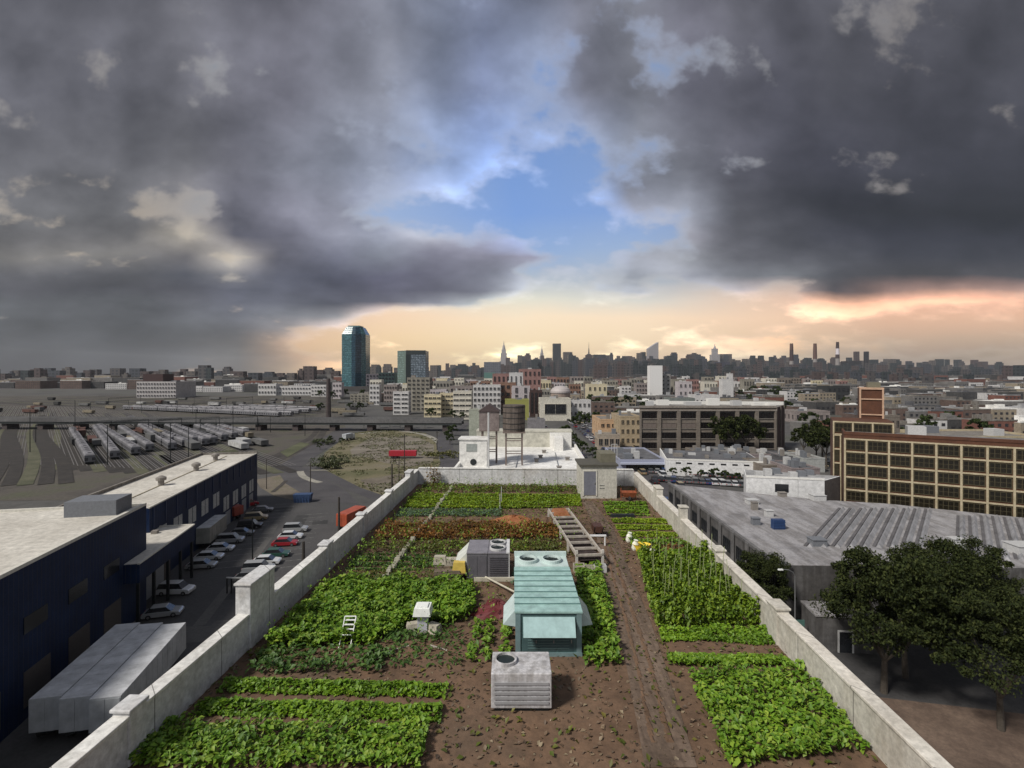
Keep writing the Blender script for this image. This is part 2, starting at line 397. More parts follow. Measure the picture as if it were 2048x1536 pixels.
# ---------------------------------------------------------------- ground
g = MB(); g.add([(-9000,-300,0),(9000,-300,0),(9000,14000,0),(-9000,14000,0)], [(0,1,2,3)])
struct('ground', g, CITY)
def patch(name, pxs, m, z, kind='structure'):
    b = MB(); b.poly([(*G(x, y, 0), z) for x, y in pxs]); o = struct(name, b, m); return o
patch('parking_lot', [(0,1536),(640,1536),(790,1060),(716,1006),(640,1006),(560,968),(512,960),(470,985),(380,1060),(250,1130),(60,1250),(0,1290)], ASPH, .03)
patch('road', [(560,968),(640,1006),(716,1006),(690,980),(640,952),(602,935),(650,900),(690,872),(706,856),(676,856),(646,876),(600,905),(548,938),(545,955)], ROADM, .06)
patch('road', [(602,935),(640,952),(700,982),(760,1006),(790,1040),(820,1010),(720,975),(660,945),(636,932)], ROADM, .05)
patch('grass', [(636,932),(650,905),(700,868),(760,858),(850,866),(884,890),(880,930),(850,970),(820,1010),(720,975),(660,945)], GRASSM, .04)
patch('dirt', [(700,900),(740,876),(830,872),(868,890),(866,925),(820,934),(770,926),(735,915),(705,915)], surf('pale_dirt', (.13,.11,.085,1), (.22,.195,.16,1), .08, .95, 20, .2), .07)
patch('dirt', [(720,960),(800,948),(838,960),(800,990),(740,982)], DIRT, .075)
for k_, pp in enumerate(([(240,1000),(272,985),(330,955),(300,950),(240,975)],[(272,905),(300,920),(330,945),(318,948),(285,930),(262,912)],[(300,912),(345,940),(380,935),(340,910)],[(420,905),(470,900),(500,915),(450,925)],[(560,905),(600,885),(620,888),(575,915)])): patch('grass', pp, surf('yard_grass', (.05,.055,.025,1), (.11,.115,.06,1), .1, .95, 20, .3), .09+.01*k_)
patch('dirt', [(512,960),(560,950),(572,968),(600,985),(596,1003),(548,992),(520,975)], DIRT, .07)
patch('rail_yard', [(-900,1010),(200,1000),(330,930),(440,905),(520,905),(560,945),(640,900),(690,866),(690,800),(640,792),(-900,792)], BALLAST, .035)
patch('service_road', [(880,890),(930,860),(940,846),(900,846),(884,862),(870,880),(884,935),(905,938)], ROADM, .045)
# the avenue and the side street on the right
g = MB(); g.add([(36,60,.05),(60,60,.05),(54,1200,.05),(38,1200,.05)], [(0,1,2,3)]); struct('avenue', g, ROADM)
g = MB(); g.add([(10.5,20,.04),(33.5,20,.04),(34.5,170,.04),(12,170,.04)], [(0,1,2,3)]); struct('side_street', g, ASPH)
g = MB(); g.add([(33.6,20,.07),(160,20,.07),(160,63,.07),(33.6,63,.07)], [(0,1,2,3)]); struct('cross_street', g, ASPH)
g = MB(); g.box(31.6,33.6,63.2,112,0,.14); struct('pavement', g, CONC)
g = MB()
for i in range(26): g.box(47.0-i*.03,47.2-i*.03,70+i*14,76+i*14,.054,.058)
struct('road_markings', g, plain('road_paint', (.6,.6,.58,1), .7))

# ---------------------------------------------------------------- leaves
def leaves(name, P, size, tilt, mat, parent=None, seed=1, asp=.62, szvar=.9):
    """P: (N,3) leaf positions; every leaf is a folded four-point blade of its own"""
    rs = np.random.RandomState(seed); N = len(P)
    th = rs.rand(N)*2*np.pi; ti = (rs.rand(N)-.5)*2*tilt
    s = size*(1-szvar/2+szvar*rs.rand(N))
    dx, dy = np.cos(th), np.sin(th)
    d = np.stack([dx*np.cos(ti), dy*np.cos(ti), np.sin(ti)], 1)
    r = np.stack([-dy, dx, (rs.rand(N)-.5)*tilt*1.2], 1); r /= np.linalg.norm(r, axis=1)[:,None]
    up = np.cross(d, r)*(-1); up = np.where(up[:,2:3] < 0, -up, up)
    s1 = s[:,None]
    v0 = P-d*s1*.5; v2 = P+d*s1*.5-up*s1*.12
    v1 = P+r*s1*asp*.5+up*s1*.10; v3 = P-r*s1*asp*.5+up*s1*.10
    V = np.stack([v0,v1,v2,v3], 1).reshape(-1,3)
    base = np.arange(N)*4
    Fc = np.stack([base,base+1,base+2,base,base+2,base+3], 1).reshape(-1)
    me = bpy.data.meshes.new(name); me.vertices.add(len(V)); me.vertices.foreach_set('co', V.astype(np.float32).ravel())
    me.loops.add(len(Fc)); me.loops.foreach_set('vertex_index', Fc.astype(np.int32))
    me.polygons.add(len(Fc)//3); me.polygons.foreach_set('loop_start', np.arange(0,len(Fc),3,dtype=np.int32))
    me.update(calc_edges=True); me.materials.append(mat)
    o = bpy.data.objects.new(name, me); COL.objects.link(o)
    if parent: o.parent = parent
    return o
def inpoly(x, y, poly):
    n = len(poly); c = np.zeros(len(x), bool); j = n-1
    for i in range(n):
        xi, yi = poly[i]; xj, yj = poly[j]
        c ^= ((yi > y) != (yj > y)) & (x < (xj-xi)*(y-yi)/(yj-yi+1e-9)+xi)
        j = i
    return c
def sample(poly, dens, seed):
    rs = np.random.RandomState(seed); A = np.array(poly); lo, hi = A.min(0), A.max(0)
    n = int((hi[0]-lo[0])*(hi[1]-lo[1])*dens)
    x = lo[0]+rs.rand(n)*(hi[0]-lo[0]); y = lo[1]+rs.rand(n)*(hi[1]-lo[1])
    k = inpoly(x, y, poly); return x[k], y[k], rs
def fbm(x, y, f, s=0.0):
    a = np.sin(x*f+1.3+s+1.7*np.sin(y*f*.7+s))*np.cos(y*f*1.1+.4-s)
    b = np.sin(x*f*2.3-y*f*1.9+s*2)*np.cos(y*f*2.7+x*f+.7)
    c = np.sin(x*f*5.1+s)*np.cos(y*f*4.7-s)
    return (a+.55*b+.3*c)/1.85

# ---------------------------------------------------------------- the farm building
VPX = (1064-CX)/F                                  # the roof runs slightly to the right of straight ahead
UY = Vector((VPX, 1)).normalized(); UX = Vector((UY.y, -UY.x))
RZ = -math.atan(VPX)
farm = thing('farm_building', 'flat roofed building carrying the planted roof farm inside white parapet walls', 'building', (0,0,0), RZ)
LX, RX, FY, NY = -10.85, 9.55, 47.2, -9.0           # inner faces of the parapets
b = MB(); b.box(LX-.4, RX+.4, NY, FY+.4, 0, ROOF-.02); b.build('wall', surf('grey_brick', (.16,.15,.14,1), (.3,.28,.26,1), .3, .85, 12, .2), farm)
b = MB(); b.box(LX-.38, RX+.38, NY+.02, FY+.38, ROOF-.018, ROOF)
b.build('roof_soil', SOIL, farm)
PH = 1.38
b = MB(); b.box(LX-.36, LX, NY, FY+.36, ROOF+.003, ROOF+PH-.1); b.build('parapet', WHITEP, farm)
b = MB(); b.box(LX-.42, LX+.05, NY, FY+.42, ROOF+PH-.1, ROOF+PH); b.build('coping', jointed('coping', (.62,.61,.585,1), (.76,.75,.72,1), 3.1, .01, .7, .3), farm, bevel=.02)
b = MB(); b.box(RX, RX+.36, NY, FY+.36, ROOF+.003, ROOF+PH-.2); b.build('parapet', WARMP, farm)
b = MB(); b.box(RX-.05, RX+.42, NY, FY+.42, ROOF+PH-.2, ROOF+PH-.1); b.build('coping', jointed('coping_warm', (.58,.545,.485,1), (.73,.69,.62,1), 3.1, .01, .7, .3), farm, bevel=.02)
b = MB(); b.box(LX+.003, RX-.003, FY, FY+.36, ROOF+.003, ROOF+1.5); b.build('parapet', WHITEP, farm)
b = MB(); b.box(LX+.055, RX-.055, FY-.05, FY+.4, ROOF+1.5, ROOF+1.58); b.build('coping', MATS['coping'], farm, bevel=.02)
def pier(x0, x1, y0, y1, z, m=WHITEP):
    q = MB(); q.box(x0, x1, y0, y1, ROOF+.004, ROOF+z); q.box(x0-.05, x1+.05, y0-.05, y1+.05, ROOF+z, ROOF+z+.10)
    q.build('pier', m, farm, bevel=.03)
pier(LX-.5, LX+.10, 18.7, 20.5, 2.45)
for yy, hh, ww in ((26.0,1.46,.7),(31.7,1.46,.5),(38.0,1.48,.5),(44.0,1.72,1.3),(13.0,1.46,.6)): pier(LX-.43, LX+.06, yy, yy+ww, hh)
for yy, hh, ww in ((19.8,1.38,.8),(26.2,1.38,.7),(32.4,1.95,.5),(38.5,1.75,1.1)): pier(RX-.06, RX+.43, yy, yy+ww, hh, WARMP)

def RP(px, py, z=ROOF): return G(px, py, z)
def rpoly(pts, z=ROOF): return [G(x, y, z) for x, y in pts]
# the central track, worn and rutted
TRK = surf('track_soil', (.115,.078,.055,1), (.20,.145,.108,1), .5, .95, 10, .9, streak=(3.5,.25,1))
b = MB(); b.poly([(*p, ROOF+.02) for p in rpoly([(1165,1003),(1185,1003),(1228,1060),(1262,1150),(1300,1240),(1330,1330),(1395,1536),(1290,1536),(1252,1330),(1225,1240),(1205,1140),(1190,1060)])])
o = b.build('garden_path', TRK); o['kind'] = 'structure'
# ruts
b = MB()
rs = random.Random(3)
def strip(mb, pts, w, z, h, seed):
    r = random.Random(seed)
    for (x0,y0),(x1,y1) in zip(pts[:-1], pts[1:]):
        n = max(2, int(math.hypot(x1-x0, y1-y0)/.25))
        for i in range(n):
            t = i/n; x = x0+(x1-x0)*t; y = y0+(y1-y0)*t
            mb.box(x-w/2+r.uniform(-.04,.04), x+w/2+r.uniform(-.04,.04), y, y+.27, z, z+h*r.uniform(.6,1.2), top=min(w*.3,.05))
strip(b, [RP(1215,1080),RP(1244,1160),RP(1275,1250),RP(1300,1330),RP(1345,1500)], .16, ROOF+.015, .07, 4)
strip(b, [RP(1203,1060),RP(1228,1160),RP(1252,1240),RP(1275,1330),RP(1310,1500)], .13, ROOF+.015, .05, 5)
o = b.build('wheel_ruts', SOIL); o['kind'] = 'structure'

# ---- crops
L_BRIGHT = leafm('leaf_bright', [(.080,.165,.010,1),(.135,.260,.014,1),(.210,.335,.020,1),(.105,.210,.012,1)])
L_LUSH = leafm('leaf_lush', [(.065,.145,.010,1),(.120,.245,.014,1),(.180,.320,.024,1),(.250,.340,.040,1),(.085,.190,.012,1)])
L_DARK = leafm('leaf_dark', [(.028,.075,.012,1),(.060,.125,.018,1),(.085,.165,.028,1),(.040,.095,.013,1)])
L_OLIVE = leafm('leaf_olive', [(.075,.090,.012,1),(.115,.125,.016,1),(.065,.105,.014,1),(.150,.125,.024,1)])
L_RUST = leafm('leaf_rust', [(.150,.050,.010,1),(.210,.085,.016,1),(.095,.075,.012,1),(.250,.120,.024,1),(.110,.036,.008,1)])
L_BLUE = leafm('leaf_bluegreen', [(.045,.090,.045,1),(.085,.150,.085,1),(.130,.200,.120,1),(.055,.110,.050,1)])
L_YEL = leafm('leaf_yellowgreen', [(.140,.215,.010,1),(.210,.310,.012,1),(.280,.370,.020,1),(.115,.185,.010,1)])
seed = [100]
def bed(px, mat, size, dens, h, label, cat='crop bed', tilt=.8, mode='bushy', rowgap=.5, name='crop_bed', soil=True, patchy=0.0):
    seed[0] += 1
    poly = rpoly(px, ROOF+.1)
    x, y, rs = sample(poly, dens, seed[0])
    lx = x*UX.x+y*UX.y; ly = x*UY.x+y*UY.y
    if mode == 'bushy':
        c = .55+.45*fbm(x, y, 2.6, seed[0]); z = ROOF+.06+h*c*(rs.rand(len(x))**.45)
        k = rs.rand(len(x)) < (1-patchy*(fbm(x, y, 1.1, seed[0]*.7) < 0.05))
    elif mode == 'rows':                         # rows running across the roof
        ph = np.abs(((ly/rowgap) % 1)-.5)*2
        k = (ph > .34+.12*fbm(x, y, 1.5, 1)) & (rs.rand(len(x)) > patchy*(fbm(x, y, 1.3, seed[0]) > 0))
        z = ROOF+.05+h*(ph-.25)*(.6+.4*fbm(x, y, 3.0, 2))*(rs.rand(len(x))**.5)
    elif mode == 'plants':                       # single rosettes
        gx = np.round(lx/rowgap)*rowgap; gy = np.round(ly/rowgap)*rowgap
        jx = .22*rowgap*np.sin(gx*37.1+gy*11.3); jy = .22*rowgap*np.cos(gx*17.7+gy*29.9)
        d = np.hypot(lx-gx-jx, ly-gy-jy)/rowgap
        k = (d < .42) & (np.sin(gx*91.7+gy*53.3) > -.98+patchy*1.5)
        z = ROOF+.05+h*(1-d*1.6)*(.5+.5*rs.rand(len(x)))
    elif mode == 'tall':
        gx = np.round(lx/rowgap)*rowgap; gy = np.round(ly/(rowgap*1.25))*rowgap*1.25
        d = np.hypot((lx-gx), (ly-gy))/rowgap
        hh = h*(.75+.25*np.sin(gx*31.7+gy*17.1)); zz = rs.rand(len(x))
        k = d < .52*(1-.55*zz); z = ROOF+.1+hh*zz
    P = np.stack([x[k], y[k], z[k]], 1)
    o = leaves(name, P, size, tilt, mat, seed=seed[0])
    stuff(o, label, cat)
    return o
FL = [(845,968),(1162,972),(1162,984),(832,984)]
bed([(850,967),(1000,970),(1160,972),(1162,983),(838,983)], L_OLIVE, .17, 130, .35, 'mixed olive greens along the foot of the far white parapet', patchy=.5)
bed([(828,988),(1160,990),(1164,1013),(1000,1016),(805,1014)], L_YEL, .15, 420, .5, 'tall bright yellow-green crop rows near the far parapet', mode='rows', rowgap=1.3)
bed([(800,1018),(1005,1019),(1000,1031),(790,1033)], L_BLUE, .13, 260, .25, 'low blue-green leaf strip between yellow-green rows and bare soil')
bed([(780,1035),(840,1035),(820,1048),(760,1050)], L_OLIVE, .15, 60, .22, 'thin olive weeds beside the left parapet near bare soil', patchy=.6)
bed([(770,1050),(1120,1046),(1132,1078),(745,1080)], L_RUST, .16, 270, .6, 'rusty red-brown amaranth bed in the middle of the roof', patchy=.35)
bed([(742,1083),(1120,1082),(1120,1104),(905,1104),(728,1103)], L_OLIVE, .15, 200, .4, 'olive brown fading crops behind the grey roof unit', patchy=.5)
bed([(715,1106),(915,1106),(885,1140),(690,1140)], L_DARK, .16, 190, .35, 'patchy dark green rows left of the grey roof unit', mode='rows', rowgap=.85)
bed([(672,1150),(870,1152),(868,1166),(655,1166)], L_DARK, .2, 60, .3, 'scattered dark weeds on the soil before the squash bed', patchy=.8)
bed([(655,1168),(780,1166),(870,1168),(945,1172),(952,1215),(930,1240),(880,1250),(820,1246),(740,1290),(560,1296),(530,1296),(585,1240)], L_LUSH, .19, 460, .8, 'lush bed of big green squash leaves at lower left', tilt=.7)
bed([(525,1300),(740,1294),(790,1300),(760,1345),(490,1345)], L_DARK, .2, 150, .45, 'darker low green growth below the squash leaves', patchy=.6)
bed([(500,1302),(620,1300),(600,1320),(480,1330)], L_OLIVE, .2, 50, .25, 'sparse olive shoots by the foot of the left parapet', patchy=.7)
bed([(790,1250),(920,1252),(915,1275),(760,1285)], L_DARK, .2, 60, .3, 'low sparse greens around the white vent hood', patchy=.8)
bed([(950,1240),(1020,1236),(1022,1325),(930,1325)], L_LUSH, .22, 130, .35, 'low rosettes in rows left of the teal roof unit', mode='plants', rowgap=.55)
bed([(1150,1135),(1200,1135),(1222,1215),(1245,1330),(1170,1330),(1160,1230)], L_LUSH, .19, 260, .6, 'dark leafy bed between the teal roof unit and the track', patchy=.2)
bed([(1030,1112),(1060,1112),(1045,1160),(1022,1170)], L_BLUE, .2, 70, .25, 'small bluish weeds beside the grey roof unit', patchy=.4)
bed([(1205,1003),(1292,1003),(1300,1030),(1215,1030)], L_BRIGHT, .17, 220, .35, 'bright green rows in front of the orange wheelbarrow', mode='rows', rowgap=1.2)
bed([(1222,1037),(1330,1037),(1362,1080),(1246,1080)], L_YEL, .14, 380, .4, 'yellow-green salad bed right of the track', mode='rows', rowgap=1.5)
bed([(1258,1080),(1368,1080),(1378,1090),(1262,1092)], L_BRIGHT, .2, 110, .4, 'narrow green row behind the yellow tub')
bed([(1310,1090),(1378,1090),(1395,1102),(1318,1104)], L_RUST, .18, 70, .3, 'short reddish row right of the yellow tub', patchy=.4)
bed([(1274,1106),(1395,1104),(1412,1118),(1278,1122)], L_BRIGHT, .15, 330, .5, 'dense bright green row behind the staked tomatoes')
bed([(1280,1123),(1415,1120),(1475,1175),(1535,1248),(1315,1256),(1295,1200)], leafm('leaf_tomato', [(.065,.120,.010,1),(.120,.205,.014,1),(.175,.270,.018,1),(.225,.305,.024,1)]), .17, 1700, 1.45, 'tall staked tomato plants along the right parapet', mode='tall', rowgap=.85, tilt=1.2)
bed([(1318,1258),(1530,1256),(1585,1330),(1340,1330)], L_BRIGHT, .15, 480, .5, 'bright green front bed beside the right parapet', mode='rows', rowgap=2.6)
bed([(1375,1345),(1600,1340),(1740,1500),(1460,1536)], L_LUSH, .17, 330, .6, 'broad leafy bed nearest the viewer on the right', patchy=.3)
bed([(470,1350),(900,1350),(880,1440),(360,1440)], L_BRIGHT, .17, 330, .5, 'nearest leafy bed on the left behind the parapet', mode='rows', rowgap=1.1)
bed([(330,1450),(860,1450),(840,1536),(250,1536)], L_LUSH, .17, 360, .5, 'closest squash plants at the bottom left of the roof', patchy=.3)
# scattered weeds and crumbs over the bare soil
x, y, rs_ = sample(rpoly([(850,965),(1290,965),(1590,1325),(1900,1536),(130,1536),(480,1320)]), 5.5, 9)
P = np.stack([x, y, ROOF+.03+.09*rs_.rand(len(x))], 1)
stuff(leaves('weeds', P, .17, .8, L_OLIVE, seed=5), 'small scattered weeds over the bare brown roof soil', 'weeds')
x, y, rs_ = sample(rpoly([(850,965),(1290,965),(1590,1325),(1900,1536),(130,1536),(480,1320)]), 14, 19)
P = np.stack([x, y, ROOF+.01+.03*rs_.rand(len(x))], 1)
stuff(leaves('mulch', P, .15, .5, leafm('mulch', [(.05,.03,.02,1),(.16,.11,.075,1),(.09,.055,.035,1),(.24,.19,.13,1)], 0), seed=6), 'brown mulch and crumbs strewn on the roof soil', 'mulch')
x, y, rs_ = sample(rpoly([(860,975),(1160,975),(1160,1100),(900,1130),(1010,1230),(900,1300),(520,1300)]), 3.2, 51)
P = np.stack([np.repeat(x,5)+rs_.randn(len(x)*5)*.06, np.repeat(y,5)+rs_.randn(len(x)*5)*.06, ROOF+.25+.75*rs_.rand(len(x)*5)], 1)
stuff(leaves('tall_weeds', P, .12, 1.3, L_BRIGHT, seed=15), 'taller loose stalks sticking out above the left hand beds', 'weeds')
# soft soil ridges of the beds
b = MB()
for py0, x0, x1 in ((1036,800,1000),(1042,790,1100),(1145,700,900),(1152,690,880),(1286,800,930),(1300,785,940),(1314,770,930),(1328,760,930)):
    a = RP(x0, py0); c = RP(x1, py0); n = int((c[0]-a[0])/.12); vs_ = []
    for i in range(n+1):
        xx = a[0]+(c[0]-a[0])*i/n; yy = a[1]+.05*math.sin(i*.31+py0)
        hh = (.07+.03*math.sin(i*.47)+R.uniform(-.012,.012))*(0 if i in (0,n) else 1)
        for q_, k_ in ((-.3,0),(-.14,.75),(0,1),(.14,.75),(.3,0)): vs_.append((xx, yy+q_*(1+.2*math.sin(i*.9)), ROOF+.002+hh*k_))
    b.add(vs_, [(i*5+j,(i+1)*5+j,(i+1)*5+j+1,i*5+j+1) for i in range(n) for j in range(4)])
o = b.build('soil', SOIL, smooth=True); o['kind'] = 'structure'
# stones laid in a line across the beds
b = MB()
a = Vector(RP(905,977)); c = Vector(RP(772,1158))
for i in range(150):
    t = i/150; p = a.lerp(c, t)
    r = R.uniform(.06,.15)
    b.box(p.x-r+R.uniform(-.12,.12), p.x+r, p.y-r, p.y+r*.8, ROOF+.01, ROOF+R.uniform(.12,.34), top=r*.35)
tag(b.build('stone_edging', surf('pale_stone', (.26,.24,.18,1), (.46,.44,.36,1), 2, .8)), 'pale stone edging line crossing the beds towards the left', 'edging')

bed([(690,1140),(905,1140),(880,1165),(655,1166)], L_OLIVE, .13, 150, .2, 'thin olive growth over the soil strip before the squash bed', patchy=.45)
bed([(905,1104),(1118,1104),(1130,1128),(1040,1112),(1024,1100)], L_OLIVE, .13, 130, .25, 'thin olive growth behind the teal unit', patchy=.4)
bed([(1085,1050),(1128,1050),(1150,1110),(1125,1110)], L_OLIVE, .13, 90, .2, 'thin olive growth left of the timber frame', patchy=.5)
bed([(780,1252),(930,1250),(925,1330),(760,1335)], L_DARK, .15, 70, .22, 'sparse seedlings on the bare soil at the bottom', patchy=.5)
# wire guards over the unit fans
gm = plain('guard_wire', (.25,.27,.27,1), .4, .5)
for u_ in [o for o in bpy.data.objects if o.get('category') == 'air unit']:
    for fc in [c for c in u_.children if c.name.startswith('fan_cowl')]:
        vs_ = [v.co for v in fc.data.vertices]; cx_ = sum(v.x for v in vs_)/len(vs_); cy_ = sum(v.y for v in vs_)/len(vs_); zt_ = max(v.z for v in vs_); rr_ = max(v.x for v in vs_)-cx_-.04
        b = MB()
        for k_ in (.3,.6,.95): b.lathe([(rr_*k_-.008,0),(rr_*k_-.008,.012),(rr_*k_+.008,.012),(rr_*k_+.008,0)], 20, (cx_,cy_,zt_+.004), cap=False)
        for k_ in range(6): a_ = k_*math.pi/6; b.tube((cx_-rr_*math.cos(a_),cy_-rr_*math.sin(a_),zt_+.02),(cx_+rr_*math.cos(a_),cy_+rr_*math.sin(a_),zt_+.02),.008,4)
        b.build('fan_guard', gm, fc)
# stakes among the tomatoes
st_mat = plain('stake', (.30,.34,.16,1), .7)
b = MB(); b.tube((0,0,0),(0.03,0.02,1.9),.013,5); s0 = b.build('garden_stake', st_mat)
tag(s0, 'thin pale upright stake among the staked tomato plants', 'stake', 'stakes in the tomato bed')
k = 0
for py in (1132,1150,1172,1196,1224):
    for j in range(8):
        px = 1298+(py-1130)*.28 + j*((1.0*(py-746)+1064-10)-(1298+(py-1130)*.28))/9*.97 + R.uniform(-4,4)
        x, y = RP(px, py)
        o = s0 if k == 0 else s0.copy()
        if k: COL.objects.link(o)
        o.location = (x, y, ROOF); o.rotation_euler = (R.uniform(-.1,.1), R.uniform(-.1,.1), R.uniform(0,6)); o.scale = (1,1,R.uniform(.8,1.15)); k += 1

# ---------------------------------------------------------------- roof furniture
def frame_at(px, py, z=ROOF): x, y = RP(px, py, z); return (x, y, z)
def R_(px, py): return frame_at(px, py)
# teal air handler
t = thing('air_handling_unit', 'large teal metal rooftop air unit with side hoods and two fans on its roof', 'air unit', R_(1097,1312), RZ*0)
W2, LN, HT = 1.21, 5.6, 1.62
b = MB(); b.box(-W2, W2, .0, LN, .12, HT, top=.0); b.build('body', TEALD, t, bevel=.02)
b = MB(); b.box(-W2-.06, W2+.06, -.06, LN-1.35, HT, HT+.07)
b.build('roof_panel', TEAL, t)
for i in range(1, 8): b = MB(); b.box(-W2-.07, W2+.07, i*.53, i*.53+.045, HT+.071, HT+.10); b.build('seam', plain('seam_teal', (.10,.19,.18,1), .5), t)
b = MB(); b.box(-W2-.03, W2+.03, LN-1.35, LN+.03, HT, HT+.10); b.box(-W2-.05, W2+.05, LN-.1, LN+.05, HT+.1, HT+.3); b.build('fan_deck', plain('pale_teal', (.50,.60,.58,1), .5), t)
for sx_ in (-.62,.5):
    b = MB(); b.lathe([(.46,0),(.46,.14),(.40,.16),(.38,.03)], 24, (sx_, LN-.70, HT+.10), cap=False)
    fo = b.build('fan_cowl', plain('pale_teal', (0,0,0,1)), t)
    b = MB(); b.lathe([(.39,0),(.39,.012)], 24, (sx_, LN-.70, HT+.104))
    for q in range(5):
        an = q*2*math.pi/5
        b.add([(sx_+.05*math.cos(an),LN-.70+.05*math.sin(an),HT+.13),(sx_+.34*math.cos(an),LN-.70+.34*math.sin(an),HT+.13),(sx_+.34*math.cos(an+.7),LN-.70+.34*math.sin(an+.7),HT+.18)],[(0,1,2)])
    b.build('fan', plain('fan_dark', (.012,.02,.02,1), .6, 0), fo)
b = MB(); b.add([(-.95,-.03,HT-.14),(.98,-.03,HT-.14),(.98,-.42,HT-.72),(-.95,-.42,HT-.72),(-.95,-.03,HT-.19),(.98,-.03,HT-.19),(.98,-.39,HT-.75),(-.95,-.39,HT-.75)], [(0,3,2,1),(4,5,6,7),(0,4,7,3),(1,2,6,5),(3,7,6,2),(0,1,5,4)])
b.build('front_hood', plain('hood_teal', (.34,.49,.49,1), .45), t)
for s_ in (-1,1):
    b = MB(); X0 = s_*(W2+.003); X1 = s_*(W2+.5)
    b.add([(X0,.35,HT-.02),(X0,1.9,HT-.02),(X1,1.9,HT-.62),(X1,.35,HT-.62),(X0,.35,HT-.70),(X0,1.9,HT-.70)], [(0,1,2,3) if s_<0 else (3,2,1,0),(0,3,4),(1,5,2),(4,5,2,3)])
    b.build('side_hood', plain('hood_pale', (.50,.60,.60,1), .45), t)
for xx in (-.98,-.32,.34): b = MB(); b.box(xx, xx+.6, -.022, -.001, .2, HT-.78); ap = b.build('access_panel', plain('panel_teal', (.06,.11,.115,1), .5), t); b = MB(); b.box(xx+.5, xx+.53, -.05, -.0225, .5, .62); b.build('handle', GALV, ap)
for k_ in range(7):
    b = MB(); b.box(W2+.001, W2+.02, 2.2+k_*.42, 2.54+k_*.42, .3, HT-.2); b.build('side_louvre', plain('panel_teal',(0,0,0,1)), t)
    b = MB(); b.box(-W2-.02, -W2-.001, 2.2+k_*.42, 2.54+k_*.42, .3, HT-.2); b.build('side_louvre', plain('panel_teal',(0,0,0,1)), t)
for k_ in range(5):
    b = MB(); b.box(-.78, .78, -.035, -.0231, .28+k_*.1, .32+k_*.1); b.build('front_louvre', plain('louvre_teal', (.10,.17,.17,1), .5), t)
b = MB(); b.box(-W2-.03, -W2+.16, -.04, .0, .12, HT-.03); b.box(W2-.16, W2+.03, -.04, .0, .12, HT-.03); b.box(-W2-.05, W2+.05, -.05, .0, .0, .14); b.build('corner_trim', plain('trim_teal', (.16,.24,.25,1), .5), t)
b = MB(); b.box(-W2+.05, W2-.05, .05, LN-.05, 0, .12); b.build('plinth', DKMET, t)
# grey unit
t = thing('condenser_unit', 'grey metal rooftop cooling unit with two fans and a white and yellow side hood', 'air unit', R_(976,1162))
b = MB(); b.box(-1.08,-.02,0,2.0,.12,1.38); b.box(.0,1.05,0,2.0,.12,1.38); b.build('body', GREYU, t, bevel=.02)
b = MB(); b.box(-1.1,-.02,-.02,2.02,1.38,1.43); b.box(.0,1.07,-.02,2.02,1.38,1.43); b.build('top_panel', plain('unit_top', (.20,.19,.21,1), .5), t)
for yy in (.62,1.45):
    b = MB(); b.lathe([(.42,0),(.42,.1),(.37,.11),(.35,.02)], 22, (.48,yy,1.43), cap=False); fo = b.build('fan_cowl', LGREY, t)
    b = MB(); b.lathe([(.35,0),(.35,.01)], 22, (.48,yy,1.434))
    for q in range(5):
        an = q*2*math.pi/5; b.add([(.48+.05*math.cos(an),yy+.05*math.sin(an),1.46),(.48+.33*math.cos(an),yy+.33*math.sin(an),1.46),(.48+.33*math.cos(an+.7),yy+.33*math.sin(an+.7),1.5)],[(0,1,2)])
    b.build('fan', MATS['fan_dark'], fo)
b = MB(); b.box(.93,1.10,-.03,2.05,1.40,1.46); b.box(1.055,1.10,-.03,2.05,.1,1.40); b.build('edge_trim', plain('trim_white', (.6,.6,.6,1), .5), t)
b = MB(); b.add([(-1.1,.2,1.36),(-1.1,1.95,1.36),(-1.75,1.95,.72),(-1.75,.2,.72),(-1.1,.2,.45),(-1.1,1.95,.45)], [(0,1,2,3),(0,3,4),(1,5,2),(4,5,2,3)]); hd = b.build('side_hood', plain('hood_white', (.62,.64,.60,1), .5), t)
b = MB(); b.box(-1.82,-1.12,-.15,.35,.45,.95, top=.06); b.build('yellow_cover', plain('yellow_sheet', (.55,.40,.08,1), .6), t)
b = MB(); b.box(-1.0,1.0,.04,1.9,0,.12); b.build('plinth', DKMET, t)
b = MB()
for k_ in range(9): b.box(.08,.98,-.03,-.003,.28+k_*.11,.33+k_*.11)
b.build('louvre', plain('panel_grey', (.075,.07,.08,1), .5), t)
for xx in (-1.0,-.52): b = MB(); b.box(xx,xx+.44,-.018,-.001,.22,1.28); b.build('access_panel', plain('panel_grey2', (.115,.11,.125,1), .5), t)
# duct pipe from the grey unit to the teal one
b = MB(); p0 = R_(968,1160); p1 = R_(1035,1200)
b.tube((p0[0],p0[1],ROOF+.2),(p1[0]-.1,p1[1],ROOF+.36),.045,8); b.tube((p0[0],p0[1],ROOF+.2),(p0[0]-.05,p0[1]+.4,ROOF+.2),.045,8)
b.box(p0[0]-.5,p0[0]+2.6,p0[1]-.25,p0[1]-.05,ROOF+.02,ROOF+.2)
tag(b.build('pipe', plain('pipe_cream', (.5,.47,.38,1), .5)), 'thin pale pipe running from the grey unit to the teal unit', 'pipe')
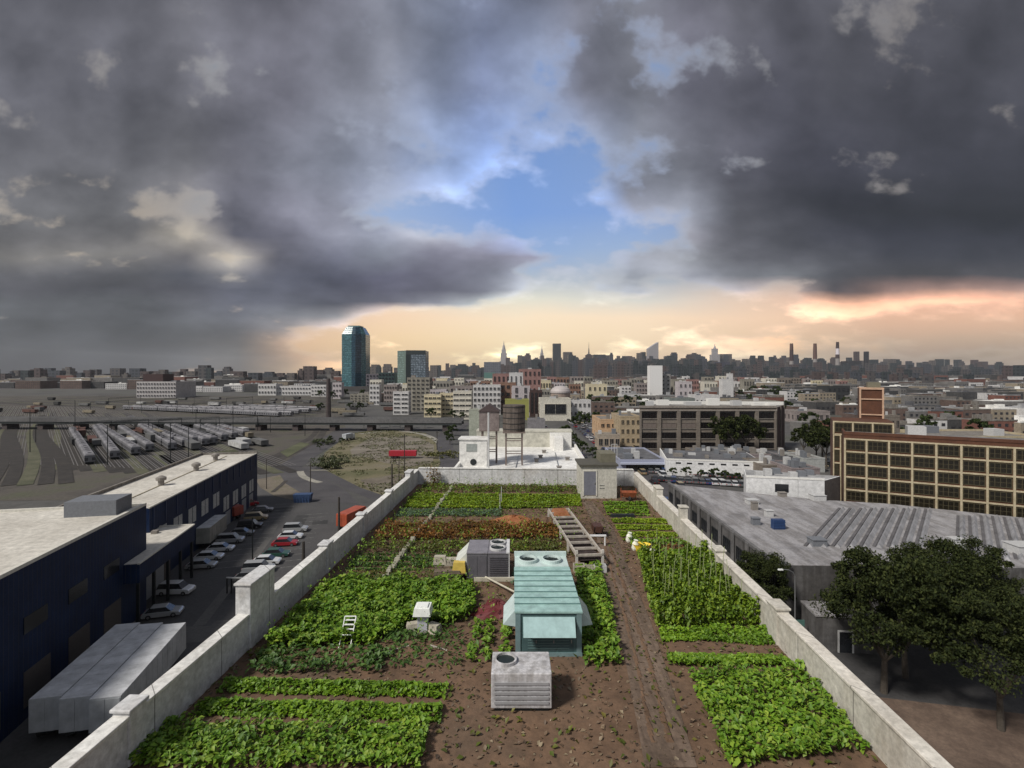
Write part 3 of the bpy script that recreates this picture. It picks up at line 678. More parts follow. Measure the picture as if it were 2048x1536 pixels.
# white mushroom vent
t = thing('roof_vent', 'white square vent hood standing among the greens at lower left', 'vent', R_(846,1262))
b = MB(); b.box(-.2,.2,-.2,.2,0,.75); b.build('shaft', plain('vent_lilac', (.5,.5,.55,1), .5), t)
b = MB(); b.box(-.36,.36,-.36,.36,.75,1.05, top=.05); b.box(-.22,.22,-.22,.22,1.05,1.1); b.build('cap', plain('vent_white', (.78,.79,.76,1), .5), t)
for (px, py, rz) in ((826,1262,.3),(868,1264,-.5)):
    b = MB(); b.box(-.3,.3,-.22,.22,0,.34, top=.07); o = b.build('concrete_block', surf('block', (.33,.3,.24,1), (.5,.46,.38,1), 2, .85)); o.location = R_(px, py); o.rotation_euler = (0,0,rz)
    tag(o, 'cream concrete block left of the white vent hood' if px < 846 else 'cream concrete block right of the white vent hood', 'block')
# lounge frame
t = thing('folding_chair', 'white folding chair frame tilted over in the squash bed', 'chair', R_(693,1290))
b = MB()
for s_ in (-.22,.22):
    b.tube((s_,-.25,.0),(s_+.05,.35,.95),.022,6); b.tube((s_,.3,.05),(s_,-.2,.5),.022,6)
b.tube((-.22,-.2,.5),(.22,-.2,.5),.022,6); b.tube((-.17,.35,.95),(.27,.35,.95),.022,6); b.build('frame', plain('white_tube', (.8,.8,.8,1), .4), t)
b = MB()
for q in range(4): b.box(-.2+.02*q,.22+.02*q,-.02+.1*q,.06+.1*q,.42+.13*q,.44+.13*q)
b.build('slats', plain('white_tube', (0,0,0,1)), t)
# near white unit
t = thing('condenser_unit', 'low white roof unit with a round fan in front of the teal unit', 'air unit', R_(1043,1424))
b = MB(); b.box(-.95,.95,0,1.25,.1,1.2); b.build('body', surf('unit_white', (.42,.41,.42,1), (.62,.61,.62,1), .8, .5, 8, .1, streak=(4,4,.6)), t, bevel=.03)
for k_ in range(5): b = MB(); b.box(-.85,.85,-.03,-.003,.25+k_*.15,.33+k_*.15); b.build('louvre', plain('louvre_grey', (.30,.30,.31,1), .5), t)
b = MB(); b.lathe([(.36,0),(.36,.1),(.31,.11),(.30,.02)], 22, (-.5,.68,1.2), cap=False); fo = b.build('fan_cowl', MATS['unit_white'], t)
b = MB(); b.lathe([(.3,0),(.3,.03)], 22, (-.5,.68,1.205)); b.build('fan', MATS['fan_dark'], fo)
b = MB(); b.box(-.85,.85,.05,1.2,0,.1); b.build('plinth', DKMET, t)
# stacked pallets and blocks left of the grey unit
b = MB()
for i in range(4):
    b.box(-.75,.55,-.4,.4,i*.15,i*.15+.03); b.box(-.75,.55,-.38,-.28,i*.15+.03,i*.15+.14); b.box(-.75,.55,.28,.38,i*.15+.03,i*.15+.14)
o = tag(b.build('pallet_stack', WOODM), 'low stack of wooden pallets left of the grey roof unit', 'pallets'); o.location = R_(898,1160); o.rotation_euler = (0,0,.1)
for px, py, s_, lb in ((905,1135,.42,'large cream block behind the pallets beside the yellow cover'),(880,1150,.34,'small cream block on the left end of the pallets')):
    b = MB(); b.box(-s_,s_,-s_*.6,s_*.6,0,s_*1.2, top=.05); o = tag(b.build('concrete_block', MATS['block']), lb, 'block'); o.location = R_(px,py)
    if px == 880: o.location.z += .6
# red tarp heap
def heap(name, px, py, wx, wy, hh, mat, label, cat, sd=1):
    rs = random.Random(sd); b = MB(); n = 18; rings = 6; vsx = []
    for j in range(rings+1):
        t_ = j/rings
        for i in range(n):
            a = 2*math.pi*i/n; rr = (1-t_)*(1+.22*math.sin(a*3+sd)+rs.uniform(-.1,.1))
            vsx.append((wx*rr*math.cos(a), wy*rr*math.sin(a), hh*(1-(1-t_)**2.0)*(1+rs.uniform(-.15,.15)) if j else 0))
    fs = [(j*n+i, j*n+(i+1)%n, (j+1)*n+(i+1)%n, (j+1)*n+i) for j in range(rings) for i in range(n)]
    b.add(vsx, fs); o = b.build(name, mat); o.location = R_(px,py); return tag(o, label, cat)
heap('tarpaulin', 993, 1222, 1.0, .9, .4, plain('dark_red_sheet', (.12,.018,.02,1), .6), 'crumpled dark red tarpaulin on soil left of the teal unit', 'tarpaulin', 3)
heap('compost_heap', 1030, 1052, 1.9, .7, .7, surf('orange_soil', (.24,.075,.025,1), (.36,.16,.07,1), 2, .9, 5, .8), 'orange brown heap behind the rusty bed in mid roof', 'compost heap', 5)
heap('compost_heap', 1095, 1050, 1.3, .6, .5, SOIL, 'dark brown heap just left of the raised timber frame', 'compost heap', 8)
# raised timber frame
t = thing('timber_frame', 'long raised timber growing frame with white posts beside the track', 'planter', R_(1180,1136), .045*-1+.14)
Lf = 9.2
b = MB()
for s_ in (-.72,.72): b.box(s_-.05,s_+.05,0,Lf,.62,.78)
for i in range(10):
    y0 = i*Lf/9-.04*(i==9)*2; b.box(-.67,.67,y0,y0+.08,.64,.76)
b.build('frame', plain('pale_wood', (.42,.38,.33,1), .7, 0, .25), t)
for i in range(5):
    for s_ in (-.72,.72):
        b = MB(); y0 = i*Lf/4.02; b.box(s_-.06,s_+.06,y0,y0+.12,0,.95 if i == 0 else .62); b.build('post', plain('pale_post', (.55,.52,.48,1), .7), t)
b = MB(); b.box(-.65,.65,.1,Lf-.1,.38,.42)
for i in range(22): b.box(-.62,.62,.2+i*.4,.2+i*.4+.17,.42,.5+R.uniform(0,.05))
b.build('tray', plain('brown_tray', (.075,.055,.05,1), .8, 0, .3), t)
b = MB(); b.box(-.6,.6,Lf-1.5,Lf-.1,.5,.85, top=.15); b.build('soil_fill', surf('orange_soil', (0,0,0,1), (0,0,0,1)), t)
for k_, (px, py, sx_, m_, lb) in enumerate(((1158,1142,.3,'block','cream crate at the front left of the timber frame'),(1178,1146,.3,'block','cream crate in the middle front of the timber frame'),(1200,1143,.32,'light_grey','grey crate at the front right of the timber frame'))):
    b = MB(); b.box(-sx_,sx_,-.22,.22,0,.03); [b.box(*q) for q in ((-sx_,sx_,-.22,-.18,.03,.36),(-sx_,sx_,.18,.22,.03,.36),(-sx_,-sx_+.04,-.18,.18,.03,.36),(sx_-.04,sx_,-.18,.18,.03,.36))]
    o = tag(b.build('crate', MATS[m_]), lb, 'crate'); o.location = R_(px,py)
t = thing('wheelbarrow', 'dark brown hand cart standing on the track beside the timber frame', 'cart', R_(1194,1072))
b = MB(); b.box(-.3,.3,-.45,.45,.35,.75); b.build('tub', plain('brown_paint', (.07,.03,.02,1), .6), t)
b = MB(); [b.tube((s_,-.4,.35),(s_*1.1,-.9,.85),.03,6) for s_ in (-.25,.25)]; [b.tube((s_,-.3,.35),(s_,-.35,0),.03,6) for s_ in (-.25,.25)]; b.build('handles', DKMET, t)
b = MB(); b.tube((-.05,.4,.2),(.05,.4,.2),.2,14); b.build('wheel', TYRE, t)
b = MB(); b.box(-.5,.5,-.06,.06,.6,.68); b.box(-.45,-.38,-.05,.05,0,.6); b.box(.38,.45,-.05,.05,0,.6)
o = tag(b.build('sawhorse', plain('white_tube', (0,0,0,1))), 'small white trestle beside the timber frame and the track', 'trestle'); o.location = R_(1196,1092)
# tubs and sacks
def tub(px, py, r, h, m, lb, cat='bucket', nm='bucket'):
    b = MB(); b.lathe([(r*.78,0),(r,h),(r*.93,h),(r*.74,.05)], 18); o = tag(b.build(nm, m), lb, cat); o.location = R_(px,py); return o
yl = plain('yellow_plastic', (.85,.62,.05,1), .45)
b = MB(); b.lathe([(.30,0),(.44,.42),(.47,.44),(.40,.42),(.27,.06)], 20); o = tag(b.build('tub', yl), 'bright yellow tub beside the track on the right', 'tub'); o.location = R_(1283,1101); o.scale = (1.2,.8,.9)
for px, py, lb in ((1257,1084,'upright white sack behind the yellow tub'),(1269,1100,'white sack leaning just left of the yellow tub')):
    b = MB(); b.lathe([(.15,0),(.2,.12),(.19,.4),(.1,.55),(.14,.62)], 12); o = tag(b.build('sack', plain('sack_white', (.72,.72,.62,1), .8, 0, .2, 6)), lb, 'sack'); o.location = R_(px,py); o.rotation_euler = (.1,.12,0)
b = MB(); b.box(-.3,.3,-.08,.08,0,.08,top=.03); o = tag(b.build('plank', plain('sack_white',(0,0,0,1))), 'short pale board in the greens before the yellow tub', 'board'); o.location = (*RP(1302,1116),ROOF+.45)
b = MB(); b.box(-.9,.9,-.15,.15,0,.22,top=.05); o = tag(b.build('plank', DKMET), 'dark low beam lying across the bed behind the salad rows', 'board'); o.location = R_(1245,1034)
# orange machine in the corner
t = thing('garden_cart', 'orange wheelbarrow parked in the far right corner by the shed', 'wheelbarrow', R_(1257,1000))
org = plain('orange_rust', (.30,.085,.035,1), .6, 0, .3)
b = MB(); b.add([(-.4,-.3,.3),(.4,-.3,.3),(.4,.3,.3),(-.4,.3,.3),(-.62,-.42,.7),(.62,-.42,.7),(.62,.42,.7),(-.62,.42,.7)],[(0,3,2,1),(0,1,5,4),(1,2,6,5),(2,3,7,6),(3,0,4,7)]); b.build('tub', org, t)
b = MB(); [b.tube((s_,0,.0),(s_,.0,1.0),.03,6) for s_ in (-.62,.62)]; b.tube((-.62,0,.3),(.62,0,.3),.03,6); b.build('frame', org, t)
b = MB(); b.tube((-.06,-.45,.2),(.06,-.45,.2),.2,14); b.build('wheel', TYRE, t)
# stair shed
t = thing('stair_shed', 'cream stair shed with a grey door against the far parapet', 'shed', R_(1198,997))
zt = 2.72
b = MB(); b.box(-1.52,1.5,0,2.9,0,zt); b.build('wall', surf('shed_cream', (.47,.455,.40,1), (.56,.54,.48,1), .6, .75, 8, .1), t)
b = MB(); b.box(-1.66,1.62,-.14,3.0,zt,zt+.16); b.build('roof', plain('roof_dark', (.08,.075,.06,1), .8), t)
b = MB(); b.box(.3,1.62,1.0,3.1,zt+.16,zt+.9); b.build('roof_box', plain('box_olive', (.15,.14,.10,1), .8), t)
b = MB(); b.box(-1.28,-.26,-.04,0,.3,2.3); dr = b.build('door', plain('door_grey', (.17,.175,.21,1), .6), t)
b = MB(); b.box(-.40,-.34,-.10,-.04,1.25,1.37); b.build('handle', GALV, dr)
b = MB(); b.box(-1.38,-1.28,-.055,0,.22,2.4); b.box(-.26,-.16,-.055,0,.22,2.4); b.box(-1.28,-.26,-.055,0,2.3,2.4); b.build('door_frame', plain('frame_cream', (.6,.58,.52,1), .6), t)
b = MB(); b.box(.05,.45,-.03,0,1.1,1.14); b.box(.05,.45,-.03,0,.85,.89); b.build('vent', GALV, t)
b = MB(); [b.tube((x_,3.2,zt),(x_,3.2,zt+1.4),.03,6) for x_ in (1.7,1.95,2.2)]; b.tube((1.7,3.2,zt+1.4),(2.2,3.2,zt+1.4),.03,6); b.build('railing', LGREY, t)
# hose reel posts and small things over the roof
for px, py, lb in ((1003,1005,'thin white irrigation post in the yellow-green rows'),(1000,1022,'thin white post between the blue-green strip and heap')):
    b = MB(); b.tube((0,0,0),(0,0,1.3),.03,6); o = tag(b.build('post', LGREY), lb, 'post'); o.location = R_(px,py); o.name = 'irrigation_post'
for px, py, ln_, a_, lb in ((795,1302,.9,.5,'pale stick lying on the soil left of the vent hood'),(877,1300,.8,-.5,'pale stick lying on the soil below the vent hood')):
    b = MB(); b.box(-ln_/2,ln_/2,-.03,.03,0,.05); o = tag(b.build('stick', plain('pale_wood',(0,0,0,1))), lb, 'stick'); o.location = (*RP(px,py),ROOF+.05); o.rotation_euler = (0,0,a_)
x0, y0 = RP(872,966)
P = NR.randn(420,3)*np.array([.35,.12,.5])+np.array([x0, FY-.25+x0*0, ROOF+.75])
P = P[(P[:,2] > ROOF+.05)]; P[:,1] = (FY-.2)*1.0-P[:,0]*0+ -VPX*P[:,0]*0
stuff(leaves('climbing_plant', P, .16, 1.2, leafm('leaf_brown', [(.10,.06,.02,1),(.18,.11,.035,1),(.13,.09,.03,1)], .1), seed=88), 'brown withered climber against the left end of the far parapet', 'plant')

# ---------------------------------------------------------------- white-roofed building beyond the farm
t = thing('white_roofed_building', 'building with a bright white flat roof directly beyond the farm parapet', 'building', (VPX*50,50,0), RZ)
zr = 17.0; l0, l1, d1 = -12.6, 9.4, 62
b = MB(); b.box(l0,l1,0,d1,0,zr); b.build('wall', surf('pale_brick', (.3,.29,.27,1), (.45,.43,.4,1), .3, .8), t)
b = MB(); b.box(l0+.4,l1-.4,.4,d1-.4,zr,zr+.02); b.build('roof', WROOF, t)
b = MB(); b.box(l0-.05,l0+.35,-.05,d1+.05,zr+.003,zr+.7); b.box(l1-.35,l1+.05,-.05,d1+.05,zr+.003,zr+.7); b.box(l0+.36,l1-.36,-.05,.35,zr+.003,zr+.7); b.box(l0+.36,l1-.36,d1-.35,d1+.05,zr+.003,zr+.7)
b.build('parapet', plain('parapet_white', (.72,.71,.68,1), .7), t)
b = MB(); b.box(-12.0,8.6,d1-4,d1-.4,zr+.02,zr+3.3); b.box(-12.1,8.7,d1-4.1,d1-.3,zr+3.3,zr+3.6); b.build('penthouse', surf('penthouse', (.42,.41,.35,1), (.55,.53,.46,1), .2, .8, 6, .1), t)
b = MB(); b.box(3.8,8.4,d1-4.8,d1-4.01,zr+.02,zr+3.2); b.box(4.6,6.4,d1-9,d1-4.9,zr+.02,zr+2.6); b.build('penthouse', MATS['parapet_white'], t)
b = MB(); b.box(-12.4,-7.7,35,38.5,zr+.02,zr+4.6); b.box(-12.6,-7.5,34.8,38.7,zr+4.6,zr+4.8); bk_ = b.build('bulkhead', WROOF, t)
b = MB(); b.box(-11.2,-9.4,34.93,35,zr+2.6,zr+3.9); b.build('window', plain('pane_grey', (.28,.3,.29,1), .3), bk_)
b = MB(); b.tube((-10,34.9,zr+.8),(-10,35,zr+.8),.55,14); b.build('duct', DKMET, bk_)
for (x_, y_) in ((1.6,44),(.8,40),(2.4,50),(-2,30),(4.5,33),(6.5,42)):
    b = MB(); b.box(x_-.35,x_+.35,y_-.35,y_+.35,zr+.02,zr+.5); b.box(x_-.45,x_+.45,y_-.45,y_+.45,zr+.5,zr+.6); b.build('roof_vent', plain('vent_brown', (.22,.2,.18,1), .6), t)
b = MB(); b.tube((4.2,6,zr+.15),(4.6,50,zr+.15),.08,6); b.tube((-3,8,zr+.15),(-2.6,46,zr+.15),.07,6); b.build('pipe', GALV, t)
for i in range(7):
    for j in (0,1):
        for xx in (l0-.02,l1): b = MB(); b.box(xx,xx+.02,4+i*8,8+i*8,5+j*6,8+j*6); b.build('window', GLASS, t)

def tank(px, py_base, Dp, r, z0, zleg, ztop, mat, label, cone=True, square=False):
    t = thing('water_tank', label, 'water tank', (XAT(px,Dp), Dp, z0))
    for a in range(4):
        x_, y_ = r*.72*(1 if a in (0,1) else -1), r*.72*(1 if a in (0,2) else -1)
        b = MB(); b.box(x_-.13,x_+.13,y_-.13,y_+.13,0,zleg); b.build('leg', MATS['stand_brown'], t)
    b = MB()
    for zz in (.35,.75):
        for s_ in (-1,1): b.box(-r*.72,r*.72,s_*r*.72-.06,s_*r*.72+.06,zleg*zz,zleg*zz+.14); b.box(s_*r*.72-.06,s_*r*.72+.06,-r*.72,r*.72,zleg*zz+.15,zleg*zz+.29)
    b.box(-r,r,-r,r,zleg,zleg+.2); b.build('platform', MATS['stand_brown'], t)
    b = MB()
    if square: b.box(-r,r,-r,r,zleg+.2,ztop)
    else: b.lathe([(r,zleg+.2),(r*1.01,(zleg+ztop)/2),(r,ztop)], 20)
    tb = b.build('tank', mat, t)
    if cone:
        b = MB()
        if square: b.add([(-r-.2,-r-.2,ztop),(r+.2,-r-.2,ztop),(r+.2,r+.2,ztop),(-r-.2,r+.2,ztop),(0,-r-.2,ztop+1.3),(0,r+.2,ztop+1.3)],[(0,4,5,3),(1,2,5,4),(0,1,4),(2,3,5),(0,3,2,1)])
        else: b.lathe([(r*1.08,ztop),(.05,ztop+1.2)], 20)
        b.build('roof', plain('tank_roof', (.07,.05,.05,1), .8), t)
    if not square:
        b = MB()
        for i in range(5): b.lathe([(r*1.0,0),(r*1.03,.0),(r*1.03,.1),(r*1.0,.1)], 20, (0,0,zleg+.6+i*(ztop-zleg-1)/4))
        b.build('hoops', DKMET, tb)
    return t
plain('stand_brown', (.16,.125,.11,1), .8)
tank(1028,928,88,1.95,zr,5.6,10.4, surf('tank_wood', (.085,.07,.06,1), (.15,.12,.105,1), 1.2, .85, 6, .4, streak=(5,5,.2)), 'tall brown timber water tank on legs over the white roof', cone=False)
tank(979,928,90,1.75,zr,5.7,9.2, surf('tank_grey', (.15,.12,.115,1), (.24,.20,.19,1), 1.2, .85), 'gabled grey brown tank house on legs left of the brown tank', square=True)
b = MB(); b.tube((0,0,0),(0,0,9.5),.16,8); o = tag(b.build('mast', LGREY), 'pale metal mast rising from the white roof by the tank house', 'mast'); o.location = (XAT(977,82),82,zr)

# ---------------------------------------------------------------- vehicles
def make_car(name, label, cat, paint, L=4.6, W=1.8, hh=1.45, suv=False):
    t = thing(name, label, cat, (0,0,0))
    b = MB(); hw = W/2; zb = .28; zs = .86 if not suv else .98
    prof = [(-L/2,zb+.12),(-L/2+.04,zs-.12),(-L/2+.25,zs),(-L/2+.9,zs+.04),(L/2-1.15,zs),(L/2-.25,zs-.12),(L/2,zs-.3),(L/2,zb+.05),(L/2-.1,zb-.03),(-L/2+.1,zb-.03)]
    n = len(prof)
    vs = [(x,-hw+.05,z) for x,z in prof]+[(x,-hw,z if 0 < z < zs-.2 else z) for x,z in prof]
    vs = [(x,-hw,z) for x,z in prof]+[(x,hw,z) for x,z in prof]
    b.add(vs, [tuple(range(n)), tuple(reversed(range(n,2*n)))]+[(i,n+i,n+(i+1)%n,(i+1)%n) for i in range(n)])
    # cabin roof
    rr = -L/2+(.95 if not suv else .35); rf = L/2-1.75-(0 if not suv else -.1)
    b.add([(rr,-hw+.2,hh-.04),(rf,-hw+.2,hh-.04),(rf,hw-.2,hh-.04),(rr,hw-.2,hh-.04),(rr+.1,-hw+.26,hh),(rf-.1,-hw+.26,hh),(rf-.1,hw-.26,hh),(rr+.1,hw-.26,hh)],[(0,3,2,1),(4,5,6,7),(0,1,5,4),(1,2,6,5),(2,3,7,6),(3,0,4,7)])
    b.build('body', paint, t, bevel=.05)
    b = MB(); x0 = -L/2+.35 if not suv else -L/2+.12; x1 = L/2-1.05
    b.add([(x0,-hw+.06,zs-.02),(x1,-hw+.06,zs-.02),(x1,hw-.06,zs-.02),(x0,hw-.06,zs-.02),(rr,-hw+.22,hh-.05),(rf,-hw+.22,hh-.05),(rf,hw-.22,hh-.05),(rr,hw-.22,hh-.05)],[(0,1,5,4),(1,2,6,5),(2,3,7,6),(3,0,4,7),(4,5,6,7)])
    b.build('windows', GLASS, t)
    for sx_ in (-1,1):
        for sy in (-1,1):
            b = MB(); cx = sx_*(L/2-.85); b.tube((cx,sy*(hw-.2),.32),(cx,sy*(hw+.02),.32),.32,14); wh = b.build('wheel', TYRE, t)
            b = MB(); b.tube((cx,sy*(hw+.02),.32),(cx,sy*(hw+.04),.32),.18,10); b.build('rim', RIM, wh)
    for sy in (-1,1):
        b = MB(); b.box(L/2-.03,L/2+.015,sy*(hw-.32)-.17,sy*(hw-.32)+.17,zs-.34,zs-.2); b.build('headlight', plain('lamp_clear', (.75,.75,.7,1), .15), t)
        b = MB(); b.box(-L/2-.015,-L/2+.03,sy*(hw-.3)-.15,sy*(hw-.3)+.15,zs-.28,zs-.12); b.build('tail_light', plain('lamp_red', (.35,.01,.01,1), .2), t)
    return t
def paint(n, c): return plain('paint_'+n, c, .28, .25, .04, .4, .6)
PAINTS = {'white': paint('white', (.66,.67,.68,1)), 'silver': paint('silver', (.36,.37,.38,1)), 'grey': paint('grey', (.13,.135,.14,1)),
          'black': paint('black', (.02,.02,.022,1)), 'red': paint('red', (.33,.02,.03,1)), 'green': paint('green', (.03,.09,.07,1)),
          'blue': paint('blue', (.03,.06,.16,1)), 'gold': paint('gold', (.35,.28,.17,1))}
car0 = make_car('parked_car', 'x', 'car', PAINTS['white'])
car1 = make_car('parked_car', 'x', 'car', PAINTS['white'], 4.8, 1.9, 1.75, True)
used = set()
def car(px, py, hd, col, suv, label, group=None, ground=None):
    src = car1 if suv else car0
    xy = ground or G(px, py, 0)
    if src not in used:
        used.add(src); o = src; o.location = (*xy, .03); o.rotation_euler = (0,0,hd)
        bd = [c for c in o.children if c.name.startswith('body')][0]
        bd.material_slots[0].link = 'OBJECT'; bd.material_slots[0].material = PAINTS[col]
    else:
        o = dup(src, (*xy,.03), hd, mats={'body': PAINTS[col]})
        o['label'] = 'x'
    o['label'] = label
    if group: o['group'] = group
    elif 'group' in o: del o['group']
    return o
LOT = 'cars parked in the lot by the blue warehouse'
car(352,1187,.05,'white',True,'white saloon alone at the open side of the low annex',LOT)
car(326,1232,.3,'silver',False,'silver car just behind the two white trailers',LOT)
car(403,1136,.2,'silver',False,'nearest silver sedan of the angled row by the warehouse annex',LOT)
car(418,1119,.2,'white',False,'white sedan second from the near end of the angled row',LOT)
car(441,1102,.2,'white',False,'white car with dark roof in the middle of the angled row',LOT)
car(461,1085,.2,'silver',True,'silver van-like car in the angled row beside the grey trailer',LOT)
car(483,1071,.2,'grey',False,'dark grey sedan far along the angled row',LOT)
car(500,1056,.2,'black',True,'black wagon near the far end of the angled row',LOT)
car(512,1040,.3,'gold',True,'tan wagon at the far end of the angled row',LOT)
car(570,1091,.15,'red',False,'bright red sedan in the centre of the lot',LOT)
car(581,1077,.15,'white',False,'white and red-trimmed car behind the bright red sedan',LOT)
car(591,1063,.15,'silver',True,'silver wagon behind the white car in the lot centre',LOT)
car(552,1113,.15,'green',False,'dark green car in front of the bright red sedan',LOT)
car(533,1128,.15,'white',False,'white hatchback between the green car and the white parapet',LOT)
car(517,1143,.15,'silver',True,'silver wagon just above the raised white parapet pier',LOT)
car(500,1160,.15,'grey',False,'grey sedan behind the raised white parapet pier',LOT)
car(495,1013,.9,'red',True,'dark red car parked at the far dock of the warehouse',LOT)
car(525,1024,.3,'grey',False,'grey car out on the open asphalt beyond the row',LOT)
cols = ['white','silver','grey','black','red','blue','gold','silver','white','grey']
AV = 'cars along the avenue on the right'
for col in ('white','silver','grey','black','red','blue'): pass
n = 0
for lane, x0, hd, st in ((0,38.6,1.57,13),(1,42.5,1.57,30),(2,48.5,-1.57,27),(3,55.0,1.57,12)):
    y = 118+lane*5
    while y < 430:
        c = R.choice(cols[:8]); xx = x0+ (y-118)*(-.012 if lane > 1 else 0.0)
        if not (lane == 3 and y < 200):
            car(0,0,hd+R.uniform(-.04,.04),c,R.random()<.4,{'white':'white car','silver':'silver car','grey':'grey car','black':'black car','red':'red car','blue':'blue car'}.get(c,c+' car')+' in the traffic and kerbside rows of the avenue','%s cars on the avenue'%c,(xx,y)); n += 1
        y += R.uniform(6.2, st)
# packed lot before the long white wall
for row, (pya, pyb) in enumerate(((948,960),(962,974))):
    for i in range(15):
        t_ = i/14; px = 1300+ (1488-1300)*t_+R.uniform(-2,2)+row*8; py = pya+(pyb-pya)*t_-3+row*2
        if px > 1490: continue
        c = ['grey','black','silver','grey','black','white','blue','grey'][R.randrange(8)]
        car(px,py,1.4+R.uniform(-.1,.1),c,R.random()<.5,c+' car in the crowded lot before the long white wall',c+' cars in the lot before the white wall')
# vehicles: trailers, trucks
def trailer(label, xy, rz, L, W, Ht, m, name='semi_trailer', cab=None, z0=1.1, cat='trailer'):
    t = thing(name, label, cat, (*xy,.03), rz)
    b = MB(); b.box(-W/2,W/2,0,L,z0,Ht)
    for i in range(int(L/1.1)): b.box(-W/2-.03,-W/2,.1+i*1.1,.18+i*1.1,z0+.05,Ht-.05); b.box(W/2,W/2+.03,.1+i*1.1,.18+i*1.1,z0+.05,Ht-.05)
    b.build('box_body', m, t)
    b = MB(); b.box(-W/2+.02,W/2-.02,.02,L-.02,Ht,Ht+.05)
    for i in range(int(L/1.6)): b.box(-W/2+.05,W/2-.05,.3+i*1.6,.36+i*1.6,Ht+.05,Ht+.075)
    b.build('roof', plain('trailer_roof', (.52,.53,.55,1), .5, 0, .2, .8) if name == 'semi_trailer' else m, t)
    b = MB(); b.box(-W/2+.08,-.03,-.04,0,z0+.08,Ht-.1); b.box(.03,W/2-.08,-.04,0,z0+.08,Ht-.1); b.build('rear_door', m, t)
    b = MB(); b.box(-.5,.5,.2,L-.2,z0-.3,z0); b.build('chassis', DKMET, t)
    for yy in ((1.3,2.5) if L > 8 else (1.3,)):
        for s_ in (-1,1):
            b = MB(); b.tube((s_*(W/2-.5),yy,.5),(s_*(W/2-.02),yy,.5),.5,14); b.build('wheel', TYRE, t)
    if cab:
        b = MB(); b.box(-W/2+.05,W/2-.05,L+.15,L+2.1,.5,2.7, top=.12); cb = b.build('cab', cab, t, bevel=.06)
        b = MB(); b.box(-W/2+.2,W/2-.2,L+1.98,L+2.12,1.6,2.4); b.build('windscreen', GLASS, cb)
        for s_ in (-1,1):
            b = MB(); b.tube((s_*(W/2-.45),L+1.1,.5),(s_*(W/2-.02),L+1.1,.5),.5,14); b.build('wheel', TYRE, t)
    return t
TW = plain('trailer_white', (.42,.44,.46,1), .45, 0, .2, .6)
ALOT = math.atan(.21)
def near_to(px, py, z, L, Wd):                        # rear centre from the far end centre seen at roof height
    x, y = G(px, py, z); return (x-(-math.sin(ALOT))*L, y-math.cos(ALOT)*L)
for px, lb in ((348,'white semi-trailer nearest the roof parapet at lower left'),(302,'white semi-trailer second from the parapet at lower left'),(256,'white semi-trailer farthest left of the lower left group')):
    trailer(lb, near_to(px,1248,4.05,13.5,2.5), ALOT, 13.5, 2.5, 4.05, TW)
trailer('grey box trailer backed against the low blue annex', (G(405,1100)[0]-.3,G(405,1100)[1]), ALOT, 9, 3.0, 4.0, plain('trailer_grey', (.26,.26,.24,1), .6, 0, .2, .5))
trailer('orange red box truck parked below the white parapet', G(683,1064), -.28, 7.0, 2.6, 3.6, plain('truck_orange', (.36,.075,.035,1), .45, 0, .2, .6), 'box_truck', plain('truck_orange',(0,0,0,1)), cat='truck')
trailer('bright red container truck on the dirt lot', G(779,917), -1.55, 10.4, 2.5, 3.0, plain('truck_red', (.38,.02,.035,1), .45), 'container_truck', None, cat='truck')
trailer('small white box truck on the curving road', G(688,882), -.3, 5.5, 2.3, 3.2, TW, 'box_truck', PAINTS['white'], cat='truck')
trailer('faded red box truck at the far warehouse dock', G(478,1040), 1.2, 5.5, 2.4, 3.0, plain('truck_rust', (.28,.06,.04,1), .6), 'box_truck', None, cat='truck')
t = thing('skip_container', 'blue metal skip at the corner of the lot', 'skip', (*G(606,1004),.03), .1)
b = MB(); b.add([(-1.9,-.9,0),(1.9,-.9,0),(1.9,.9,0),(-1.9,.9,0),(-2.2,-1.1,2.1),(2.2,-1.1,2.1),(2.2,1.1,2.1),(-2.2,1.1,2.1)],[(0,3,2,1),(0,1,5,4),(1,2,6,5),(2,3,7,6),(3,0,4,7),(4,5,6,7)]); b.build('body', plain('skip_blue', (.035,.07,.16,1), .6, 0, .3), t)
b = MB()
for i in range(6): b.box(-1.8+i*.7,-1.7+i*.7,-1.1,-.98,.1,2.0)
b.build('ribs', MATS['skip_blue'], t)

# ---------------------------------------------------------------- blue warehouse
CU, SU = math.cos(ALOT), math.sin(ALOT)
zr = 12.2
nx, ny = G(299,1017,zr)                                 # near right roof corner
t = thing('blue_warehouse', 'long navy blue warehouse with a cream roof beside the car park', 'warehouse', (nx,ny,0), math.atan(10.2/52.6))
b = MB(); b.box(-13.2,0,0,53.4,0,zr); b.build('wall', NAVY, t)
b = MB(); b.box(-13.0,-.2,.2,53.2,zr,zr+.03); b.box(-12.4,-.8,.4,53.0,zr+.03,zr+.05); b.build('roof', CREAMROOF, t)
b = MB(); b.box(-13.3,-12.9,-.05,53.45,zr+.002,zr+.6); b.box(-12.89,.05,53.1,53.46,zr+.002,zr+.55); b.build('parapet', CONC, t)
b = MB(); b.box(-.18,.06,-.05,53.09,zr+.002,zr+.22); b.build('coping', plain('edge_cream', (.6,.58,.52,1), .6), t)
b = MB(); b.box(-6.2,-6.0,2,50,zr+.06,zr+.16); b.build('roof_seam', plain('seam', (.32,.28,.2,1), .8), t)
for yy, xx in ((17,-6),(31,-5.6),(44,-6.5)):
    b = MB(); b.lathe([(.5,0),(.5,.9),(.85,1.0),(.85,1.5),(.3,1.8)], 14, (xx,yy,zr+.05)); b.build('roof_vent', plain('vent_brown',(0,0,0,1)), t)
